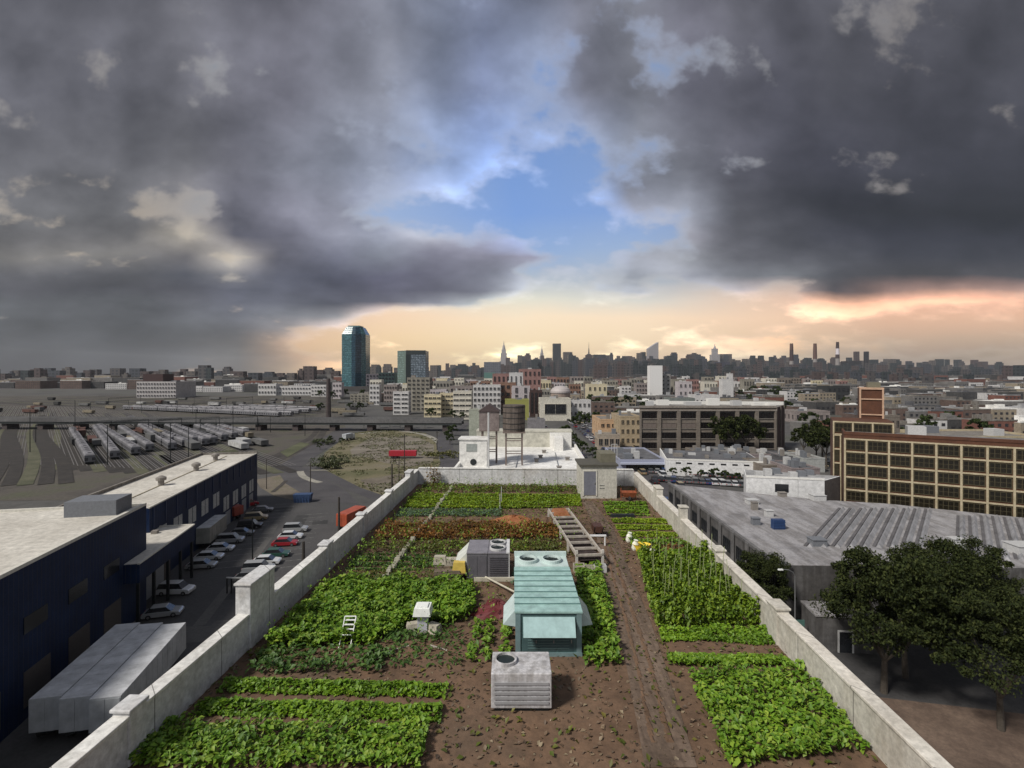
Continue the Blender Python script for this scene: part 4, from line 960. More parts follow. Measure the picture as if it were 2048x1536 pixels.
for i in range(9):
    y0 = 2.2+i*5.6
    b = MB(); b.box(.0,.06,y0,y0+3.1,5.6 if i < 5 else 3.4,8.4 if i < 5 else 6.4); wdd = b.build('window', plain('blind_grey', (.40,.42,.42,1), .5, 0, .25), t)
    b = MB(); b.box(.06,.10,y0+1.5,y0+1.6,5.6 if i < 5 else 3.4,8.4 if i < 5 else 6.4); b.build('frame', NAVY, wdd)
for i in range(5):
    b = MB(); b.box(0,.08,26+i*5.2,28.9+i*5.2,0,3.0); b.build('loading_door', plain('shutter', (.25,.27,.29,1), .5), t)
for i in range(14): b = MB(); b.box(0,.12,1+i*3.9,1.25+i*3.9,8.9,zr-.1); b.build('rib', plain('navy_trim', (.014,.028,.08,1), .5), t)
# nearer taller block, standing farther out
t = thing('blue_warehouse', 'near navy block of the blue warehouse rising beside the trailers', 'warehouse', (-50.9,69.6,0), ALOT)
b = MB(); b.box(-24,0,-46,0,0,14.6); b.build('wall', NAVY, t)
b = MB(); b.box(-23.6,-.4,-45.6,-.4,14.6,14.66); b.build('roof', CREAMROOF, t)
b = MB(); b.box(-24,.02,-.42,.02,14.602,14.95); b.box(-.4,.02,-46,-.43,14.602,14.95); b.build('parapet', MATS['edge_cream'], t)
b = MB(); b.box(-7,-1.2,-5,-1.2,14.66,16.6); b.build('roof_unit', plain('unit_slate', (.16,.17,.19,1), .6), t)
for i in range(6):
    b = MB(); b.box(.0,.07,-42+i*6.4,-38.4+i*6.4,1.2,4.6); b.build('loading_door', plain('shutter_dark', (.06,.055,.055,1), .6), t)
    b = MB(); b.box(.0,.07,-42+i*6.4,-38.8+i*6.4,8.2,9.8); b.build('window', GLASS, t)
# annex with the lower roof
ax, ay = G(389,1050,8.4)
t = thing('warehouse_annex', 'low navy annex with a cream roof projecting from the blue warehouse', 'building', (ax,ay,0), ALOT)
b = MB(); b.box(-6.4,0,-17,0,6.0,8.4); b.build('fascia', NAVY, t)
b = MB(); b.box(-6.4,-3.4,-16.8,-.2,0,5.997); b.build('wall', surf('annex_wall', (.05,.045,.04,1), (.10,.09,.075,1), .3, .8), t)
b = MB(); b.box(-6.2,-.25,-16.8,-.25,8.402,8.46); b.build('roof', CREAMROOF, t)
b = MB(); b.box(-.24,.05,-17.05,.05,8.403,8.6); b.box(-6.4,-.25,-.24,.05,8.403,8.6); b.build('coping', MATS['edge_cream'], t)
for y0 in (-16,-12.4,-8.8,-5.2): b = MB(); b.box(-3.397,-3.32,y0,y0+2.6,0,3.6); b.build('loading_door', MATS['shutter'], t)
for i in range(5):
    b = MB(); b.box(-.45,-.1,-16.9+i*4.1,-16.6+i*4.1,0,5.99); b.build('post', DKMET, t)
for i in range(3):
    b = MB(); b.box(-4.5,-3.7,-14+i*5,-13.2+i*5,8.46,8.9); b.build('roof_vent', MATS['vent_brown'], t)

# ---------------------------------------------------------------- poles and lamps
def pole(px, pyb, pyt, r, label, arm=True, m=DKMET, Dp=None, name='utility_pole', cat='pole'):
    x, y = G(px, pyb); h = ZAT(pyt, y)
    t = thing(name, label, cat, (x,y,0))
    b = MB(); b.tube((0,0,0),(0,0,h),r,8,r2=r*.7); b.build('mast', m, t)
    if arm:
        b = MB(); b.box(-1.0,1.0,-.05,.05,h-.8,h-.68); b.build('crossarm', m, t)
        for s_ in (-.85,.85):
            b = MB(); b.tube((s_,0,h-.68),(s_,0,h-.5),.06,6); b.build('insulator', LGREY, t)
    return t
WP = plain('pole_brown', (.045,.038,.032,1), .85)
pole(505,1118,1035,.13,'slim dark pole standing in the middle of the car park row',False)
pole(621,999,926,.16,'dark utility pole beside the blue skip',True,WP)
pole(678,1070,994,.28,'thick dark pole in front of the orange red truck',False,WP)
pole(607,1135,1083,.32,'short thick dark pole next to the parapet by the lot',False,WP)
pole(798,992,915,.14,'thin dark pole between the red truck and parapet',False,WP)
pole(784,1000,928,.26,'thick dark pole just left of the roof corner',False,WP)
pole(809,966,868,.16,'tall dark pole beside the red container truck',True,WP)
pole(874,900,862,.2,'dark pole at the edge of the service road',True,WP)
pole(533,978,918,.12,'thin dark pole at the far corner of the warehouse',False,WP)
YM = 'light masts over the rail yard'
for i, (px, pyb, pyt) in enumerate(((341,925,846),(377,918,850),(305,872,845),(392,862,818),(568,850,793),(541,865,832),(500,836,812),(432,872,838),(610,872,824),(150,880,800),(215,930,850),(60,905,820),(466,880,812),(590,820,790))):
    pole(px,pyb,pyt,.16,'dark light mast standing among the rail yard tracks',False,group if False else DKMET,name='yard_mast',cat='mast')['group'] = YM
t = pole(657,836,757,2.0,'dark brick chimney stack rising beyond the viaduct',False,BRICK,name='chimney_stack',cat='chimney')

# street lamp on the right, above the parapet
x, y = G(1590,1292)
t = thing('street_lamp', 'curved grey street lamp beside the dark trees on the right', 'street lamp', (x,y,0))
h = ZAT(1152,y)
b = MB(); b.tube((0,0,0),(0,0,h),.09,8,r2=.06)
pts = [(0,0,h),(-.25,0,h+.45),(-.8,0,h+.75),(-1.5,0,h+.8)]
for a_, c_ in zip(pts[:-1],pts[1:]): b.tube(a_,c_,.05,8)
b.build('mast', GALV, t)
b = MB(); b.box(-2.05,-1.45,-.13,.13,h+.72,h+.86,top=.05); b.build('lamp_head', plain('lamp_white', (.75,.76,.76,1), .4), t)
b = MB(); b.box(-1.0,1.1,-.12,-.06,2.4,3.2); b.build('sign', plain('sign_green', (.08,.17,.15,1), .5), t)

# ---------------------------------------------------------------- road viaduct
vy = 288.0
t = thing('road_viaduct', 'long grey road viaduct crossing the rail yard on dark piers', 'bridge', (-110,vy,0), -.035)
b = MB(); b.box(-260,82,-4.5,4.5,5.0,6.0); b.build('deck', surf('deck_grey', (.09,.088,.09,1), (.15,.148,.15,1), .05, .85, 20, .1), t)
b = MB(); b.box(-260,82,-4.4,-4.0,3.6,5.0); b.box(-260,82,4.0,4.4,3.6,5.0); b.build('girder', plain('girder', (.03,.035,.035,1), .6), t)
b = MB(); b.box(-260,82,-4.7,-4.52,4.8,7.1); b.box(-260,82,4.52,4.7,4.8,7.1); b.build('parapet', MATS['deck_grey'], t)
for i in range(16):
    b = MB(); x0 = -250+i*21.5; b.box(x0-1.6,x0+1.6,-3.5,3.5,0,3.6); b.build('pier', BRICK, t)

# ---------------------------------------------------------------- trains
SIL = facade('train_silver', (.20,.20,.215,1), (.03,.03,.035,1), 2.4, 4.0, .55, .28, .4)
roofm = plain('train_roof', (.22,.215,.23,1), .5, .2, .3, .2)
tr0 = None
def train(xy, ang, n, label, group):
    global tr0
    t = thing('passenger_train', label, 'train', (*xy,.1), ang, group)
    for i in range(n):
        if tr0 is None:
            b = MB(); b.box(-1.5,1.5,0,24.2,1.0,3.4); c = b.build('carriage', SIL, t)
            b = MB(); b.box(-1.45,1.45,.05,24.15,3.4,3.85,top=.3); [b.box(-.5,.5,3+k*6,5+k*6,3.85,4.1) for k in range(4)]; rf = b.build('roof', roofm, c)
            b = MB(); [b.box(-1.2,1.2,yy,yy+2.6,.1,1.0) for yy in (2,19.5)]; bo = b.build('bogie', DKMET, c)
            tr0 = (c.data, rf.data, bo.data)
        else:
            c = bpy.data.objects.new('carriage', tr0[0]); COL.objects.link(c); c.parent = t
            for nm_, me_ in (('roof',tr0[1]),('bogie',tr0[2])):
                q = bpy.data.objects.new(nm_, me_); COL.objects.link(q); q.parent = c
        c.location = (0, i*25, 0)
    return t
TA = math.atan2(76, 80)                                # the tracks swing off to the left
dirx, diry = -math.sin(TA), math.cos(TA)
px0, py0 = G(350,889)
GN = 'silver trains stabled in front of the viaduct'
for i, (px, py, n_) in enumerate(((330,893,6),(350,889,6),(372,896,4),(392,890,5),(412,893,3),(428,890,4),(450,884,3),(470,880,3),(492,876,2),(345,902,2),(300,905,4),(272,912,5),(230,920,5),(180,930,5))):
    train(G(px,py), TA+.02*(i%3-1), n_, 'silver passenger train parked diagonally in the yard before the viaduct', GN)
GF = 'silver trains stabled beyond the viaduct'
for i, (px, py, n_) in enumerate(((560,834,5),(540,831,5),(520,829,6),(500,826,5),(585,833,4),(470,826,5),(600,829,5),(440,828,4),(620,826,4),(640,823,4),(400,826,4))):
    train(G(px,py), 1.15+.03*(i%3), n_, 'silver passenger train parked in the yard beyond the viaduct', GF)
# rails: pairs laid on the ballast
b = MB()
for i in range(-34, 26):
    x0, y0 = G(120+i*17, 925-abs(max(i,0)-13)*.8)
    for k in range(40):
        pass
    for off in (-.72,.72):
        ax_, ay_ = x0+off*math.cos(TA), y0+off*math.sin(TA)
        ex, ey = ax_+dirx*420, ay_+diry*420; sx_, sy_ = ax_-dirx*22, ay_-diry*22
        nxn, nyn = math.cos(TA)*.14, math.sin(TA)*.14
        b.add([(sx_-nxn,sy_-nyn,.12),(sx_+nxn,sy_+nyn,.12),(ex+nxn,ey+nyn,.12),(ex-nxn,ey-nyn,.12)],[(0,1,2,3)])
struct('rail_tracks', b, plain('rail', (.19,.18,.175,1), .5, .4))
def curve_patch(name, pts, w, z, m):
    P = [Vector(G(*p)) for p in pts]; Q = []
    for i in range(len(P)-1):
        p0 = P[max(0,i-1)]; p1 = P[i]; p2 = P[i+1]; p3 = P[min(len(P)-1,i+2)]
        for k in range(10):
            t_ = k/10; Q.append(.5*((2*p1)+(p2-p0)*t_+(2*p0-5*p1+4*p2-p3)*t_**2+(3*p1-p0-3*p2+p3)*t_**3))
    Q.append(P[-1]); b = MB(); vs_ = []
    for i, q in enumerate(Q):
        d = (Q[min(i+1,len(Q)-1)]-Q[max(i-1,0)]).normalized(); n_ = Vector((-d.y,d.x))
        vs_ += [(*(q-n_*w/2),z),(*(q+n_*w/2),z)]
    b.add(vs_, [(2*i,2*i+1,2*i+3,2*i+2) for i in range(len(Q)-1)]); return struct(name, b, m)
DK = surf('track_bed', (.03,.026,.024,1), (.06,.052,.046,1), .1, .95, 12, .2)
curve_patch('rail_tracks', [(515,948),(548,925),(580,908),(612,893),(638,876),(650,858)], 3.4, .10, DK)
curve_patch('rail_tracks', [(522,932),(552,912),(590,893),(625,872),(636,856)], 3.0, .11, DK)
curve_patch('rail_tracks', [(545,985),(560,973),(572,962)], 1.2, .12, DK)
curve_patch('path', [(600,943),(606,953),(622,961),(640,966)], 2.2, .13, surf('pale_gravel', (.22,.21,.18,1), (.34,.32,.28,1), .3, .9))
curve_patch('path', [(620,941),(660,941)], 1.6, .14, MATS['pale_gravel'])
curve_patch('path', [(720,868),(790,862),(850,870),(882,890),(886,920)], 3.0, .10, surf('pale_gravel',(0,0,0,1),(0,0,0,1)))
curve_patch('road', [(905,936),(893,905),(890,880),(905,862),(925,850)], 7, .12, ROADM)
FW = [plain('wagon_'+n_, c_, .7, 0, .25, .5) for n_, c_ in (('rust',(.09,.04,.03,1)),('grey',(.12,.12,.12,1)),('black',(.03,.03,.03,1)),('white',(.4,.4,.4,1)),('tan',(.2,.17,.12,1)))]
FWL = ['rust brown','grey','black','white','tan']
wag = None
for i in range(95):
    if i < 45: px, py = R.uniform(-40,640), R.uniform(797,828)
    elif i < 75: px, py = R.uniform(150,560), R.uniform(862,905)
    else: px, py = R.uniform(690,930), R.uniform(798,835)
    if i >= 45 and i < 75 and 300 < px < 450 and py > 845: px -= 0
    k_ = R.choices(range(5),(3,4,4,2,2))[0]; x, y = G(px,py)
    zone_ = ('beyond the viaduct','before the viaduct','right of the chimney stack')[0 if i < 45 else 1 if i < 75 else 2]
    ang = (1.2 if i < 45 else TA if i < 75 else 1.5)+R.uniform(-.06,.06)
    if wag is None:
        wag = thing('freight_wagon','x','wagon',(x,y,.1),ang)
        b = MB(); b.box(-1.4,1.4,0,13,1.0,3.6); b.build('box_body', FW[0], wag)
        b = MB(); b.box(-1.0,1.0,1,12,.1,1.0); b.build('bogie', DKMET, wag); o = wag
    else: o = dup(wag,(x,y,.1),ang,scale=(R.uniform(.9,1.3),R.uniform(.5,1.4),R.uniform(.7,1.1)))
    bd = [c for c in o.children if c.name.startswith('box_body')][0]; bd.material_slots[0].link = 'OBJECT'; bd.material_slots[0].material = FW[k_]
    o['label'] = '%s freight wagon or container in the yard %s'%(FWL[k_],zone_); o['group'] = '%s wagons in the yard %s'%(FWL[k_],zone_)
# extra rails beyond the viaduct
b = MB()
for i in range(22):
    x0, y0 = G(690, 797+i*1.9); an = 1.22-.01*i; ex, ey = x0-math.sin(an)*700, y0+math.cos(an)*700*.6
    b.add([(x0,y0,.15),(x0+.3,y0+.5,.15),(ex+.3,ey+.5,.15),(ex,ey,.15)],[(0,1,2,3)])
struct('rail_tracks', b, plain('rail',(0,0,0,1)))
b = MB()
LD = Vector((-math.sin(ALOT), math.cos(ALOT))); LN_ = Vector((LD.y, -LD.x))
o0 = Vector(G(430,1130))
for i in range(15):
    p = o0+LD*(i*3.0-2); q = p+LN_*5.0+LD*.6; d = LD*.06
    b.add([(p.x-d.x,p.y-d.y,.045),(q.x-d.x,q.y-d.y,.045),(q.x+d.x,q.y+d.y,.045),(p.x+d.x,p.y+d.y,.045)],[(0,1,2,3)])
for i in range(12):
    p = o0+LD*(i*3.0-4)+LN_*9.0; q = p+LN_*5.0+LD*.6; d = LD*.06
    b.add([(p.x-d.x,p.y-d.y,.045),(q.x-d.x,q.y-d.y,.045),(q.x+d.x,q.y+d.y,.045),(p.x+d.x,p.y+d.y,.045)],[(0,1,2,3)])
struct('parking_lines', b, plain('worn_line', (.22,.22,.21,1), .8, 0, .6, 1.5))
PT = [surf('patch_dark', (.025,.025,.026,1), (.045,.044,.044,1), .4, .9, 10, .1), surf('patch_pale', (.075,.073,.07,1), (.11,.105,.1,1), .4, .9, 10, .1)]
for i, (px, py, w_, h_) in enumerate(((470,1180,3,7),(540,1060,2,6),(560,1020,5,4),(450,1260,4,5),(600,1040,2.5,7),(430,1210,1.2,12),(640,1045,3,3),(520,1100,1.0,14),(575,990,6,3),(385,1270,3,4))):
    x, y = G(px,py); b = MB(); v_ = [Vector((x,y))+LN_*a_+LD*c_ for a_,c_ in ((-w_/2,-h_/2),(w_/2+.3,-h_/2),(w_/2,h_/2),(-w_/2-.2,h_/2+.4))]
    b.add([(q.x,q.y,.036+.0005*i) for q in v_],[(0,1,2,3)]); struct('asphalt_patch', b, PT[i%2])
# tall hurdle trestle beside the lot, cables between poles
def cable(p, q, sag, label):
    b = MB(); p, q = Vector(p), Vector(q); n = 12; prev = p
    for i in range(1,n+1):
        t_ = i/n; c_ = p.lerp(q,t_); c_.z -= sag*4*t_*(1-t_); b.tube(prev,c_,.035,4); prev = c_
    return tag(b.build('power_cable', DKMET), label, 'cable')
def tip(px, pyb, pyt, dz=.5): x, y = G(px,pyb); return (x, y, ZAT(pyt,y)-dz)
cable(tip(621,999,926), tip(809,966,868), 1.2, 'overhead cable from the blue skip pole towards the red truck pole')
cable(tip(809,966,868), tip(874,900,862), 1.0, 'overhead cable from the red truck pole to the service road pole')
cable(tip(621,999,926), tip(533,978,918), 1.0, 'overhead cable from the blue skip pole to the warehouse corner pole')
# catenary gantries over the yard
GL = 'steel gantries spanning the yard tracks'
gt = thing('yard_gantry', 'thin steel gantry spanning tracks in the rail yard', 'gantry', (*G(300,872),0), .75, GL)
b = MB(); b.tube((-14,0,0),(-14,0,8.5),.14,6); b.tube((14,0,0),(14,0,8.5),.14,6); b.build('posts', DKMET, gt)
b = MB(); b.box(-14,14,-.2,.2,8.0,8.2); b.box(-14,14,-.2,.2,8.7,8.8)
for i in range(14): b.tube((-14+i*2,0,8.2),(-13+i*2,0,8.7),.05,4); b.tube((-13+i*2,0,8.7),(-12+i*2,0,8.2),.05,4)
b.build('truss', DKMET, gt)
for px, py in ((380,868),(460,866),(230,875),(150,880),(520,828),(420,826),(320,824),(600,822),(220,822),(480,812),(360,812),(250,812)): dup(gt, (*G(px,py),0), .75 if py > 840 else 1.1)
t = thing('barrier', 'dark trestle barrier with a pale top bar beside the raised parapet pier', 'barrier', (*G(478,1188),0), -.1)
b = MB(); b.box(-2.0,2.0,-.08,.08,2.3,2.45); b.build('top_bar', LGREY, t)
for x_ in (-1.9,-1.2,.4,1.9): b = MB(); b.box(x_-.07,x_+.07,-.07,.07,0,2.3); b.build('post', DKMET, t)
# dark track beds fanning over the yard with weedy strips between
TBK = surf('track_bed_dark', (.016,.014,.013,1), (.040,.034,.03,1), .25, .95, 8, .3)
WD_ = surf('yard_weeds', (.05,.055,.028,1), (.115,.11,.07,1), .12, .95, 14, .3)
def band_(name, p, ang, L0, L1, w_, z, m):
    d = Vector((-math.sin(ang), math.cos(ang))); n_ = Vector((d.y,-d.x)); p = Vector(p); b = MB(); N_ = 14; vs_ = []
    for i in range(N_+1):
        q = p+d*(L0+(L1-L0)*i/N_)+n_*1.5*math.sin(i*.6+z*40); vs_ += [(*(q-n_*w_/2),z),(*(q+n_*w_/2),z)]
    b.add(vs_, [(2*i,2*i+1,2*i+3,2*i+2) for i in range(N_)]); return struct(name, b, m)
for i in range(17): band_('track_bed', G(120+i*28, 940-abs(i-10)*1.2), TA+.01*(i%3-1), -14, 330, 3.4, .101+.001*i, TBK if i%3 else WD_)
for i in range(24): band_('track_bed', G(-640+i*33, 965-i*1.1), TA+.012*(i%3-1), -30, 300, 3.6, .141+.001*i, TBK if i%3 else WD_)
for i in range(14): band_('track_bed', G(650-i*6, 800+i*2.3), 1.18+.012*(i%4), -30, 420, 5, .121+.001*i, TBK if i%3 else WD_)
SC = 'cars and vans left of the side road beyond the farm'
n = 0
for x0, st in ((15,9),(20,15),(27,11),(31.5,8)):
    y = 128+R.uniform(0,8)
    while y < 300 and n < 44:
        c = R.choice(cols[:8]); car(0,0,1.57+R.uniform(-.15,.15),c,R.random()<.5,c+' car in the street right beside the white roofed building',c+' cars beside the white roofed building',(x0+R.uniform(-.5,.5),y)); n += 1; y += R.uniform(6,st+6)

# ---------------------------------------------------------------- trees
def crown_pts(r, h, n, seed, clumps=46):
    rs = np.random.RandomState(seed); P = []
    for i in range(clumps):
        a = rs.rand()*2*np.pi; el = rs.rand()*1.5-.35; rr = (.35+.80*rs.rand()**.6)
        c = np.array([math.cos(a)*math.cos(el)*r*rr, math.sin(a)*math.cos(el)*r*rr, math.sin(el)*h*.5*rr])
        cr = r*(.11+.24*rs.rand()**1.5)
        d = rs.randn(n//clumps,3); d /= np.linalg.norm(d,axis=1)[:,None]
        P.append(c+d*cr*(rs.rand(len(d),1)**.35)*np.array([1,1,.75]))
    return np.concatenate(P)
T_DK = leafm('tree_dark', [(.012,.018,.006,1),(.024,.034,.010,1),(.040,.052,.014,1),(.060,.070,.022,1)], .2)
T_MD = leafm('tree_mid', [(.020,.034,.010,1),(.040,.060,.018,1),(.062,.085,.028,1),(.028,.045,.012,1)], .15)
for m_ in (T_DK,T_MD):
    m_.node_tree.nodes['Principled BSDF'].inputs['Roughness'].default_value = .85; m_.node_tree.nodes['Principled BSDF'].inputs['Specular IOR Level'].default_value = .2
def make_tree(label, r, h, trunk, n, size, mat, seed, clumps=46):
    t = thing('street_tree', label, 'tree', (0,0,0))
    cz = trunk+h*.45
    P = crown_pts(r, h, n, seed, clumps)+np.array([0,0,cz])
    P = P[P[:,2] > trunk*.5]
    leaves('crown', P, size, 1.3, mat, t, seed)
    rs = random.Random(seed); b = MB()
    b.tube((0,0,0),(.1,.05,trunk),r*.07,8,r2=r*.05)
    for i in range(6):
        a = i*1.05+rs.random(); rr = r*rs.uniform(.4,.65)
        b.tube((.1,.05,trunk-.1*i*.3),(rr*math.cos(a),rr*math.sin(a),trunk+h*rs.uniform(.25,.55)),r*.035,6,r2=r*.012)
    b.build('trunk', surf('bark', (.05,.04,.03,1), (.1,.085,.07,1), 2, .9), t)
    return t
def put(src, x, y, label, group=None, sc_=1.0, first=False, rz=None):
    if first: src.location = (x,y,0); src.scale = (sc_,)*3; o = src; o['label'] = label
    else: o = dup(src, (x,y,0), R.uniform(0,6.28) if rz is None else rz, scale=sc_); o['label'] = label
    if group: o['group'] = group
    elif 'group' in o: del o['group']
    return o
TB = make_tree('x', 4.6, 10.0, 3.2, 26000, .27, T_DK, 21, 120)
put(TB, 38.3, 51.5, 'big dark tree filling the lower right beyond the parapet', sc_=1.08, first=True)
put(TB, 42.5, 54, 'big dark tree at the right behind the nearest dark tree', sc_=1.0)
put(TB, 32.6, 65.2, 'dark leafy tree directly behind the curved street lamp', sc_=.72)
put(TB, 49, 57, 'dark tree farther right along the cross street', sc_=1.0)
put(TB, 57, 62, 'dark tree at far right by the grey shed roof', sc_=.9)
put(TB, 45, 46, 'dark tree nearest the viewer at the far right edge', sc_=.95)
TM = make_tree('x', 3.4, 7.0, 3.5, 4200, .55, T_DK, 5, 40)
tl = [(1448,905,196,1.55,'left one of three dark trees before the brick factory'),(1492,905,194,1.6,'right one of three dark trees before the brick factory'),
      (1470,905,198,1.6,'middle dark tree of the three before the brick factory'),(1608,910,190,1.25,'left tree in the gap right of the brick factory'),(1632,915,180,1.4,'middle tree in the gap right of the brick factory'),(1653,918,172,1.35,'right tree beside the brick loft building'),(1645,915,195,1.5,'taller tree behind the gap trees right of the factory')]
for i,(px,pb,Dp,s_,lb) in enumerate(tl): put(TM, XAT(px,Dp), Dp, lb, sc_=s_, first=(i==0))
GT = 'scattered trees between the far low buildings'
TF = make_tree('x', 4.0, 7.0, 3.0, 1300, 1.0, T_MD, 9, 24)
first = True
for px, Dp, s_ in ((1184,430,1.1),(1200,425,1.2),(1216,428,1.0),(862,360,.8),(904,350,.7),(925,345,.6),(1235,330,.9),(1250,328,.8),(1262,330,.9),(1160,340,.7),(1175,335,.6),(1130,250,.7),(1142,235,.6),(1150,215,.6),(1165,200,.6),(1185,190,.5),(1196,175,.45),(1150,290,.8),(1170,300,.8),(1190,310,.9),(1205,260,.6),(760,300,.5),(780,305,.55),(800,300,.6),(728,298,.5),(820,298,.5),
                   (850,300,.5),(1700,240,.9),(1720,250,.9),(1610,300,.9),(1625,310,.9),(1560,640,1.3),(1545,620,1.3),(1500,520,1.1),(1410,560,1.1),(640,420,.8),(720,430,.8),(700,440,.7),(1290,420,1.0),(1350,430,.9),(1230,470,1.1),(1255,480,1.2),(1275,500,1.1),(1180,520,1.1),(1520,400,.9),(1575,420,1.0),(1630,430,1.1),(1655,440,1.1),(1690,460,1.1),(1740,480,1.1),(1600,560,1.3),(1555,700,1.5),(1530,690,1.6),(1505,710,1.5),(1480,640,1.2),(1370,640,1.2),(1250,640,1.3),(1210,600,1.2),(1130,480,.9),(980,430,.8),(770,620,1.1),(725,640,1.2),(690,660,1.2),(665,600,1.1),(640,640,1.1),(1345,158,.32),(1372,157,.36),(1402,155,.3),(1428,154,.38),(1452,152,.34),(1474,151,.3),(1790,230,1),(1850,260,1.1),(1900,300,1),(1960,240,1.1),(660,235,.35),(684,228,.35),(640,215,.3),(905,262,.6),(896,246,.5),(900,230,.5)):
    put(TF, XAT(px,Dp), Dp, 'small green tree among the distant low buildings and lots', GT, s_, first); first = False
bush = leafm('bush', [(.03,.045,.015,1),(.06,.075,.025,1),(.10,.11,.05,1)], .1)
for k_, (px, py, r_, lb) in enumerate(((664,925,4.5,'dark bushes by the curving road on the grass lot'),(648,888,4,'pale yellow-green scrub left of the curving road'),(884,915,4,'yellow-green scrub beside the white roofed building'),(652,938,3,'low scrub at the bend of the road'))):
    x, y = G(px,py); P = crown_pts(r_, 2.6, 1400, 60+k_, 26); P[:,0] *= 1.6; P[:,2] += 1.0; P = P[P[:,2] > 0]
    P += np.array([x,y,0]); stuff(leaves('scrub', P, .55, 1.2, bush if k_ != 2 else leafm('bush_yellow', [(.07,.08,.02,1),(.14,.13,.035,1),(.10,.11,.03,1)], .1), seed=70+k_), lb, 'scrub')
x, y, rs_ = sample([G(636,932),G(650,905),G(700,868),G(760,858),G(850,866),G(884,890),G(880,930),G(850,970),G(820,1010),G(720,975),G(660,945)], 1.6, 33)
kk = fbm(x,y,.16,3) > -.05
P = np.stack([x[kk], y[kk], .1+.15*rs_.rand(kk.sum())], 1)
stuff(leaves('grass_tufts', P, .7, .9, leafm('dry_grass', [(.05,.06,.02,1),(.11,.11,.045,1),(.07,.085,.03,1)], .1), seed=8), 'rough grass tufts over the empty lot', 'grass')

# ---------------------------------------------------------------- buildings with modelled windows
def winmesh(name, w_, h_, nm=1, frame=None, glass=GLASS, dp=.12, nh=0):
    """a framed window, centred, front towards -y, standing dp proud"""
    b = MB(); f = .09*min(1.4, w_/2)
    b.box(-w_/2+f, w_/2-f, -dp*.4, 0, -h_/2+f, h_/2-f, 1)
    b.box(-w_/2, w_/2, -dp, 0, -h_/2, -h_/2+f, 0); b.box(-w_/2, w_/2, -dp, 0, h_/2-f, h_/2, 0)
    b.box(-w_/2, -w_/2+f, -dp, 0, -h_/2+f, h_/2-f, 0); b.box(w_/2-f, w_/2, -dp, 0, -h_/2+f, h_/2-f, 0)
    for i in range(1, nm+1):
        xx = -w_/2+i*w_/(nm+1); b.box(xx-.05, xx+.05, -dp*.8, -dp*.4-.003, -h_/2+f, h_/2-f, 0)
    for i in range(1, nh+1):
        zz = -h_/2+i*h_/(nh+1); b.box(-w_/2+f, w_/2-f, -dp*.7, -dp*.4-.006, zz-.04, zz+.04, 0)
    o = b.build(name, [frame or DKMET, glass]); me = o.data; bpy.data.objects.remove(o); return me
def win_row(parent, me, pts, rz=0.0, name='window'):
    for x, y, z in pts:
        o = bpy.data.objects.new(name, me); COL.objects.link(o); o.parent = parent; o.location = (x,y,z); o.rotation_euler = (0,0,rz)
def roofbits(parent, w_, d_, z, seed, n=3):
    rs = random.Random(seed)
    for i in range(n):
        x0 = rs.uniform(.1,.75)*w_-w_/2; y0 = rs.uniform(.1,.7)*d_; a = rs.uniform(.08,.2)*w_; h_ = rs.uniform(1,2.6)
        b = MB(); b.box(x0,x0+a,y0,y0+min(a,d_*.25),z,z+h_); b.build('roof_unit', rs.choice([LGREY,MATS['unit_slate'],MATS['vent_brown']]), parent)
def block(px0, px1, pyt, Dp, wallm, label, name='building', cat='building', depth=None, rows=0, cols=0, ww=.55, wh=.5, z0=0, frame=None, glass=GLASS, rz=0.0, side=True, roofm=None, bits=2, group=None, pz=.7, nm=1):
    """a flat-roofed building: front face spans px0..px1 at distance Dp, top seen at row pyt"""
    w_ = (px1-px0)/F*Dp; d_ = depth or w_*.8; zt = ZAT(pyt, Dp)
    t = thing(name, label, cat, (XAT((px0+px1)/2, Dp), Dp, z0), rz, group)
    zt -= z0
    b = MB(); b.box(-w_/2,w_/2,0,d_,0,zt-pz); b.build('wall', wallm, t)
    b = MB(); b.box(-w_/2+.35,w_/2-.35,.35,d_-.35,zt-pz,zt-pz+.06); b.build('roof', roofm or CONC, t)
    b = MB(); b.box(-w_/2-.05,w_/2+.05,-.05,.3,zt-pz+.002,zt); b.box(-w_/2-.05,w_/2+.05,d_-.3,d_+.05,zt-pz+.002,zt); b.box(-w_/2-.05,-w_/2+.3,.302,d_-.302,zt-pz+.002,zt); b.box(w_/2-.3,w_/2+.05,.302,d_-.302,zt-pz+.002,zt)
    b.build('parapet', wallm, t)
    if rows and cols:
        cw = w_/cols; ch = (zt-pz-.5)/rows
        me = winmesh('window', cw*ww, ch*wh, nm, frame or wallm, glass, max(.12, .0009*Dp))
        win_row(t, me, [(-w_/2+cw*(i+.5), -.003, .3+ch*(j+.55)) for i in range(cols) for j in range(rows)])
        if side and rows*cols < 60:
            sg = 1 if (px0+px1)/2 < CX else -1
            nc = max(1, min(4, int(d_/cw)))
            win_row(t, me, [(sg*(w_/2+.003), d_*(i+.5)/nc, .3+ch*(j+.55)) for i in range(nc) for j in range(rows)], sg*math.pi/2)
    if bits: roofbits(t, w_, d_, zt-pz+.06, int(px0*7+pyt), bits)
    return t
TAUPE = surf('taupe_wall', (.15,.125,.105,1), (.22,.19,.16,1), .25, .85, 8, .15)
BROWNB = surf('brown_brick', (.045,.026,.024,1), (.075,.042,.038,1), .3, .85, 12, .2)
